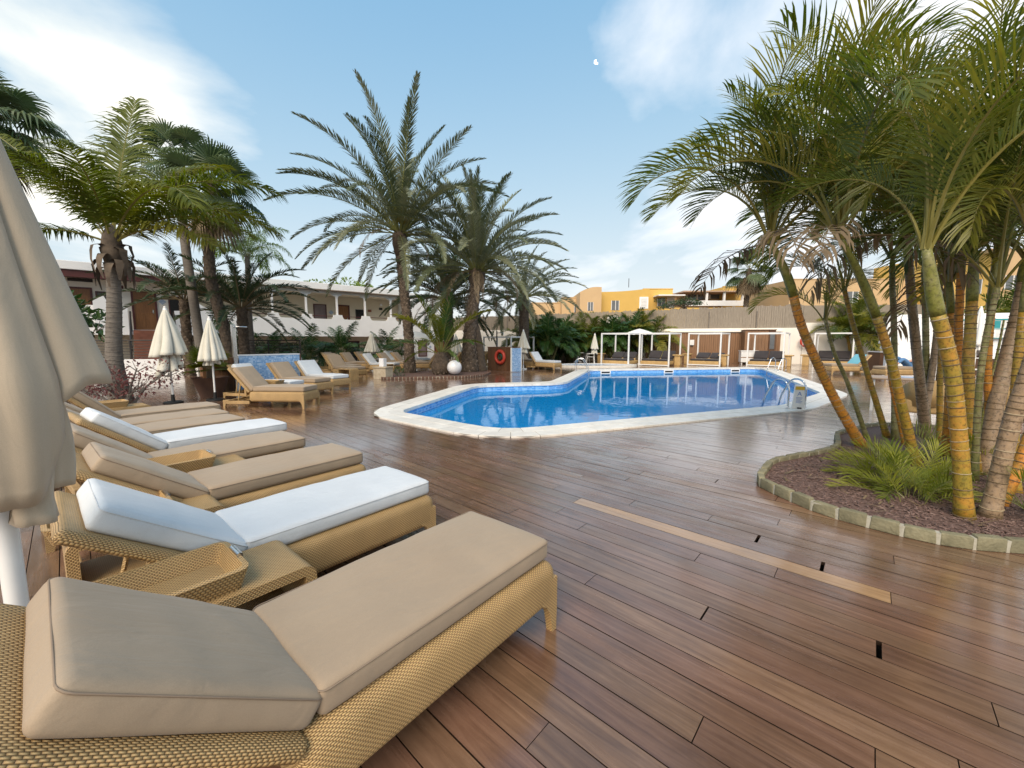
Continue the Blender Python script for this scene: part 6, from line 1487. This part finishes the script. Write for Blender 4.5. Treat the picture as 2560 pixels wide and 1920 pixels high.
def tree(label, x, y, z, h, lumps, mat, n, sz, seed, name='leafy_tree', r0=.16, shell=.3):
    t = thing(name, label, 'tree', (x, y, z)); rg = random.Random(seed); q = MB(); q.tube([(0, 0, 0), (.08, 0, h * .5), (0, 0, h)], [r0, r0 * .8, r0 * .6], 9)
    for (cx, cy, cz, r) in lumps: q.tube([(0, 0, h), (cx * .5, cy * .5, h + (cz - h) * .6 + .1), (cx, cy, cz)], [r0 * .5, r0 * .32, r0 * .12], 6)
    q.build('trunk', BGREY, t, smooth=True); q = MB()
    for (cx, cy, cz, r) in lumps: leaves(rg, q, (cx, cy, cz), (r, r, r * .6), int(n * r * r), sz, .6, shell)
    q.build('crown', mat, t); return t
tree('broad tree whose crown shows over the hotel roof', -17.5, 42, -.6, 5, [(rg.uniform(-3.2, 3.2), rg.uniform(-1, 1), rg.uniform(6.8, 8.0), rg.uniform(.6, .95)) for _ in range(13)], LBRI, 130, .32, 71)
# flat topped, thinly leaved tree before the ochre house
t = thing('flat_topped_tree', 'bare branched flat topped tree above the reed screen', 'tree', (14.6, 34.0, -.6)); rg = random.Random(73); q = MB(); lv = MB()
def br(p, d, L, r, dep):
    e = p + d * L; m = p + d * L * .5 + Vector((rg.uniform(-1, 1), rg.uniform(-1, 1), rg.uniform(-.5, .5))) * L * .10; q.tube([p, m, e], [r, r * .85, r * .7], 5, cap=False)
    if dep == 0:
        if rg.random() < .55: leaves(rg, lv, e, (.3, .3, .12), 22, .13)
        return
    for k in range(rg.choice((2, 3, 3))):
        a = rg.uniform(0, 6.28); nd_ = (d * .55 + Vector((math.cos(a) * .95, math.sin(a) * .95, rg.uniform(-.05, .25)))); nd_.z = max(-.10, min(nd_.z, .16 if dep < 4 else .45)); br(e, nd_.normalized(), (1.6 if dep == 5 else L) * rg.uniform(.62, .85), r * .64, dep - 1)
br(Vector((0, 0, 0)), Vector((.02, 0, 1)), 4.3, .11, 0 + 5)
tr = q.build('trunk', BDATE, t, smooth=True); lv.build('crown', LBUSH, t)

# ---- hedge belt of palms and bushes before the boundary wall
AL = {c: [frond('frond', 2.3, e, b, 44, .60, .042, [LARE, RACH], 24, .32, (66, 30), 600 + i + e, .22, random.uniform(-.35, .35), .018) for i in range(3)] for c, e, b in (('a', 82, 40), ('b', 64, 80), ('c', 42, 95), ('d', 15, 75))}
ALK = {c: [frond('frond', 1.9, e, b, 34, .52, .045, [LKEN, RACH], 20, .4, (66, 30), 700 + i + e, .22, random.uniform(-.35, .35), .016) for i in range(2)] for c, e, b in (('a', 82, 40), ('b', 64, 80), ('c', 42, 95), ('d', 15, 75))}
hp = [(1.9, 29.8, 1.3, 'at the left end of the hedge, right of the closed parasol'), (3.0, 30.9, 1.6, 'second from the left in the hedge'), (4.6, 30.6, 1.2, 'above the rubble wall left of the plastic chairs'), (5.9, 31.0, 1.7, 'directly behind the white plastic chairs'),
      (7.3, 30.2, 1.6, 'behind the leftmost cabana'), (8.6, 30.1, 1.9, 'behind the gap between the two left cabanas'), (9.9, 30.1, 1.8, 'at the right end of the hedge by the timber wall'), (2.4, 27.6, 1.5, 'low and loose beside the parasol by the plank box')]
for i, (x, y, h, w) in enumerate(hp):
    small_palm('dark palm clump ' + w, x, y, -.1, h, 1.1, 80 + i * 5, (3, 5, 6, 5), 4, ALK if i % 3 else AL, STEMG, 'palm_clump', .8, 'palm clumps of the hedge')
for i, (x0, x1, y, lab) in enumerate(((2.0, 5.2, 31.3, 'dark leafy bush at the left of the hedge'), (5.2, 8.4, 30.9, 'dark leafy bush filling the middle of the hedge'), (8.2, 10.2, 30.4, 'dark leafy bush at the right of the hedge by the timber wall'))):
    shrub(lab, (x0 + x1) / 2, y, 0, [(rg.uniform(x0, x1) - (x0 + x1) / 2, rg.uniform(-.3, .5), rg.uniform(.4, 2.5), rg.uniform(.45, .75)) for _ in range(22)], LBUSH, 170, .24, 90 + i, 8)
t = thing('white_blossom', 'pair of white blossoms high in the hedge', 'flower', (7.15, 29.6, 3.0)); 
for dx_, dz_ in ((0, 0), (.35, .18)):
    q = MB(); leaves(rg, q, (dx_, 0, dz_), (.18, .18, .16), 46, .18, .9, .2); q.build('petals', STUCW, t)
small_palm('small palm behind the fifth cabana', 22.4, 26.0, 0, 1.9, 1.2, 131, (3, 5, 5, 3), 4, AL, STEMY, 'palm_clump', .6)
small_palm('bushy palm at the far right behind the terrace', 27.5, 22.6, 0, 2.2, 1.3, 141, (3, 5, 5, 3), 3, AL, STEMY, 'palm_clump', .6)
# potted fan palm
t = thing('potted_palm', 'potted fan palm in a brown tub beside the second parasol', 'potted plant', (-8.4, 11.1, 0))
q = MB(); q.lathe([(.26, 0), (.42, .52), (.45, .55), (.40, .55), (.38, .48)], 24); q.build('tub', BRICK, t, smooth=True, angle=40)
q = MB(); q.lathe([(.1, .4), (.07, .9)], 10); q.build('stem', BDATE, t)
PFL = [fan_leaf('fan_leaf', .45, .50, 24, [LCOC, RACH], 160 + i, e, .25, .4, 220) for i, e in enumerate((70, 50, 30, 10))]
for i in range(16): link('fan_leaf', PFL[i % 4], t, (0, 0, .72), (rg.uniform(-.2, .2), 0, i * GOLD), rg.uniform(.8, 1.1))

# ------------------------------------------------------------------ areca palm clump on the right
ARL = {}
for c, e, b, L in (('a', 82, 70, 2.1), ('b', 68, 112, 2.1), ('c', 52, 130, 2.0), ('d', 34, 115, 1.8)):
    ARL[c] = [frond('frond', L, e + random.uniform(-4, 4), b + random.uniform(-10, 10), 58, .58, .0165, [LARE, RACHY], 40, .34, (60, 26), 800 + i * 3 + e, .20, random.uniform(-.35, .35), .018, jit=.10, bpow=1.5) for i in range(4)]
ARL['dry'] = [frond('frond', 1.6, -10, 60, 26, .5, .03, [LDRY, RACHB], 0, 1.0, (60, 30), 880 + i, .2, 0, .014, ragged=.3) for i in range(2)]
cl = thing('areca_palm', 'clump of ringed golden areca palm stems with arching fronds on the right', 'palm', (4.6, 4.6, .056))
OX, OY, OZ = 4.6, 4.6, .056
q = MB(); q.tube([(5.0 * 0, 0, -.03), (0, 0, .02)], [.02, .02], 6)
def spear(parent, p, d, L):
    q = MB(); q.tube([p, p + d * L * .5, p + d * L], [.022, .013, .003], 6); q.build('spear_leaf', RACH, parent, smooth=True)
def stem(pts, r0, r1, mat, rmat, seed, shaft=0, spec=((), ), sc=1.0, step=.085, sp=True):
    """pts world points base->top; shaft = share of the length that is smooth crownshaft"""
    rg = random.Random(seed); P = curve_pts([Vector(p) - Vector((OX, OY, OZ)) for p in pts], 22); k = len(P)
    ks = int((1 - shaft) * 22) if shaft else 22
    rad = [(r0 + (r1 - r0) * i / 22) * (1 + .35 * math.exp(-i / 1.2)) for i in range(k)]
    q = MB(); q.tube(P[:ks + 1], rad[:ks + 1], 14); s = q.build('stem', mat, cl, smooth=True)
    if shaft:
        n = k - ks; q = MB(); q.tube(P[ks:], [rad[ks] * (1.10 if 0 < i else 1.03) * (1 - .45 * (i / max(1, n - 1)) ** 2) for i in range(n)], 14); q.build('crownshaft', SHAFT, s, smooth=True)
    # ring scars, each a thin raised collar
    d = .05; L = sum((P[i + 1] - P[i]).length for i in range(ks)); q = MB(); sep = seed in (200, 203, 206, 210, 211, 214, 215)
    while d < L - .02:
        a = d; i = 0
        while i < ks - 1 and a > (P[i + 1] - P[i]).length: a -= (P[i + 1] - P[i]).length; i += 1
        T = (P[i + 1] - P[i]); t_ = a / T.length; p = P[i] + T * t_; T.normalize(); r = (rad[i] + (rad[i + 1] - rad[i]) * t_) * 1.012
        A = T.orthogonal().normalized(); B = T.cross(A); tl = rg.uniform(-.14, .14); ph = rg.uniform(0, 6.28)
        q.tube([p + (A * math.cos(u) + B * math.sin(u)) * r + T * (tl * r * math.cos(u - ph)) for u in [2 * math.pi * m / 14 for m in range(14)]], .0045 * rg.uniform(.7, 1.4), 4, 1 if rg.random() < .68 else 0, closed=True)
        if sep: q.build('ring_scar', list(rmat), s, smooth=True); q = MB()
        d += step * rg.uniform(.55, 1.5) * (1.15 - .4 * d / max(L, .1))
    if not sep: tag(q.build('ring_scars', list(rmat), s, smooth=True), kind='stuff')
    top = P[-1]; kk = rg.randint(0, 9); dirn = (P[-1] - P[-3]).normalized()
    for cls, cnt in spec:
        for i in range(cnt):
            az = GOLD * kk + rg.uniform(-.3, .3); kk += 1
            link('frond', rg.choice(ARL[cls]), s, tuple(top + Vector((.02 * math.cos(az), .02 * math.sin(az), -.02))), (dirn.y * -.6 + rg.uniform(-.1, .1), dirn.x * .6, az), sc * rg.uniform(.85, 1.12))
    if sp and spec: spear(s, top, (dirn + Vector((rg.uniform(-.2, .2), rg.uniform(-.2, .2), .6))).normalized(), rg.uniform(.9, 1.5) * sc)
    return s
F5 = (('a', 4), ('b', 3), ('c', 1)); F6 = (('a', 4), ('b', 5), ('c', 2), ('dry', 1)); F3 = (('a', 2), ('b', 2), ('c', 1)); F7 = (('a', 4), ('b', 6), ('c', 5), ('d', 1), ('dry', 2))
RO = (RINGL, RINGD)
stem([(4.984, 5.542, 0.03), (4.563, 5.502, 0.614), (4.181, 5.462, 1.224), (3.875, 5.422, 1.774), (3.644, 5.382, 2.341), (3.348, 5.342, 2.821)], 0.0608, 0.0484, STEMO, RO, 200, 0.24, F7, 1.08)
stem([(5.537, 6.11, 0.03), (5.162, 6.11, 0.89), (4.905, 6.11, 1.38), (4.729, 6.11, 1.874)], 0.0312, 0.0234, STEMG, RO, 201, 0.0, F3, 0.6)
stem([(5.855, 6.11, 0.03), (5.501, 6.15, 0.998), (5.245, 6.19, 1.733), (5.078, 6.23, 2.322)], 0.0406, 0.0312, STEMY, RO, 202, 0.0, F3, 0.75)
stem([(4.859, 4.667, 0.03), (4.573, 4.627, 0.763), (4.33, 4.587, 1.359), (4.081, 4.547, 1.845), (3.833, 4.507, 2.26), (3.54, 4.467, 2.663)], 0.0484, 0.0390, STEMY, RO, 203, 0.38, F7, 1.05)
stem([(5.697, 5.674, 0.03), (5.556, 5.674, 0.474), (5.41, 5.674, 0.937), (5.342, 5.674, 1.279)], 0.0265, 0.0234, STEMO, RO, 204, 0, (), 0.7)
stem([(5.828, 5.958, 0.03), (5.677, 5.998, 1.727), (5.629, 6.038, 2.327), (5.62, 6.078, 2.79)], 0.0390, 0.0328, STEMG, RO, 205, 0.15, F5, 1.15)
stem([(6.46, 6.11, 0.03), (6.165, 6.07, 1.188), (5.938, 6.03, 2.081), (5.694, 5.99, 3.177)], 0.0663, 0.0484, STEMB, RO, 206, 0.1, F6, 1.2)
stem([(6.841, 6.468, 0.03), (6.69, 6.468, 1.242), (6.571, 6.468, 2.195), (6.49, 6.468, 2.753)], 0.0452, 0.0374, STEMG, RO, 207, 0.1, F5, 0.8)
stem([(6.578, 6.325, 0.03), (6.686, 6.365, 0.733), (6.748, 6.405, 1.739), (6.718, 6.445, 2.871)], 0.0484, 0.0390, STEMB, RO, 208, 0.1, F3, 0.8)
stem([(5.656, 5.087, 0.03), (5.567, 5.047, 0.8), (5.464, 5.007, 1.56), (5.321, 4.967, 2.284)], 0.0429, 0.0351, STEMO, RO, 209, 0.15, F5, 1.15)
stem([(3.866, 3.274, 0.03), (3.754, 3.274, 0.647), (3.622, 3.274, 1.256), (3.502, 3.274, 1.608), (3.405, 3.274, 1.858), (3.289, 3.274, 2.292)], 0.0546, 0.0452, STEMY, RO, 210, 0.24, F5, 0.85)
stem([(5.248, 4.405, 0.03), (5.091, 4.445, 1.151), (5.099, 4.485, 1.603), (5.115, 4.525, 2.028), (5.118, 4.565, 2.584)], 0.0515, 0.0452, STEMY, RO, 211, 0.26, F6, 1.1)
stem([(5.698, 4.911, 0.03), (5.426, 4.871, 1.405), (5.315, 4.831, 2.078), (5.228, 4.791, 2.663)], 0.0406, 0.0351, STEMO, RO, 212, 0.15, F5, 1.15)
stem([(4.963, 4.157, 0.03), (4.89, 4.157, 1.046), (4.893, 4.157, 1.55), (4.944, 4.157, 2.113)], 0.0296, 0.0250, STEMG, RO, 213, 0.0, F3, 0.8)
stem([(5.362, 4.405, 0.03), (5.43, 4.445, 0.739), (5.551, 4.485, 1.417), (5.663, 4.525, 1.949), (5.725, 4.565, 2.485)], 0.0718, 0.0585, STEMB, RO, 214, 0.12, F6, 1.2)
stem([(4.074, 3.274, 0.03), (4.102, 3.234, 0.86), (4.123, 3.194, 1.237), (4.205, 3.154, 1.956)], 0.0585, 0.0484, STEMB, RO, 215, 0.1, (), 0.9)
stem([(4.493, 3.543, 0.03), (4.6, 3.543, 0.36), (4.714, 3.543, 0.842), (4.915, 3.543, 1.662)], 0.0468, 0.0390, STEMO, RO, 216, 0.1, (), 0.9)
stem([(5.849, 4.911, 0.03), (5.934, 4.951, 0.829), (6.035, 4.991, 1.312), (6.118, 5.031, 1.807)], 0.0234, 0.0094, SHAFT, RO, 217, 0, (), 0.8)
stem([(6.355, 5.813, 0.03), (6.206, 5.773, 0.985), (6.118, 5.733, 1.674), (6.059, 5.693, 2.392)], 0.0351, 0.0281, STEMY, RO, 218, 0.1, F3, 0.9)
stem([(5.583, 4.518, 0.03), (5.44, 4.518, 0.878), (5.361, 4.518, 1.425), (5.315, 4.518, 2.476)], 0.0390, 0.0328, STEMO, RO, 219, 0.15, F3, 0.95)
stem([(5.009, 3.837, 0.03), (4.958, 3.877, 0.654), (4.952, 3.917, 1.363), (4.991, 3.957, 2.436)], 0.0390, 0.0328, STEMY, RO, 220, 0.15, F3, 0.95)
# fallen leaf strips on the mulch
q = MB(); rg = random.Random(19); c = 0
while c < 170:
    x, y = rg.uniform(2.7, 6.5), rg.uniform(2.8, 6.4)
    if not inside((x, y), pin) or math.hypot(x - 4.6, y - 4.3) > 1.9: continue
    c += 1; a = rg.uniform(0, 6.28); L_ = rg.uniform(.05, .22); d = Vector((math.cos(a), math.sin(a), 0)); w = Vector((-d.y, d.x, 0)) * rg.uniform(.004, .011); b = Vector((x, y, .074)); k = Vector((0, 0, rg.uniform(.004, .03)))
    q.add([b - w, b + w, b + d * L_ * .5 + w + k, b + d * L_ * .5 - w + k, b + d * L_ + k * rg.uniform(0, 1)], [(0, 3, 2, 1), (3, 4, 2)])
tag(q.build('leaf_litter', LDRY, pb), kind='stuff')
# suckers and grassy shoots at the foot
SL = [frond('frond', .50, e, b, 18, .25, .009, [LSUCK, RACH], 30, .15, (52, 20), 900 + i, .25, random.uniform(-.3, .3), .006, jit=.1) for i, (e, b) in enumerate(((80, 40), (65, 60), (48, 70), (30, 60), (14, 40)))]
def suckers(label, x, y, n, rad, seed, sc=1):
    t = thing('areca_shoots', label, 'shoots', (x, y, .056)); rg = random.Random(seed)
    for i in range(n):
        a = rg.uniform(0, 6.28); r = rad * rg.random() ** .7; link('frond', rg.choice(SL), t, (r * math.cos(a), r * math.sin(a), .0), (rg.uniform(-.2, .2), rg.uniform(-.15, .15), a + rg.uniform(-.8, .8)), sc * rg.uniform(.7, 1.25))
suckers('bushy yellow green shoots at the left foot of the areca clump', 4.06, 4.02, 60, .24, 3, .74)
suckers('low shoots at the front foot of the areca clump by the edging', 3.80, 3.66, 22, .20, 4, .7)
suckers('small shoots right of the thick front areca stem', 4.35, 3.02, 16, .14, 5, .8)
suckers('shoots behind the grey areca stems', 5.3, 4.5, 24, .4, 6, .9)
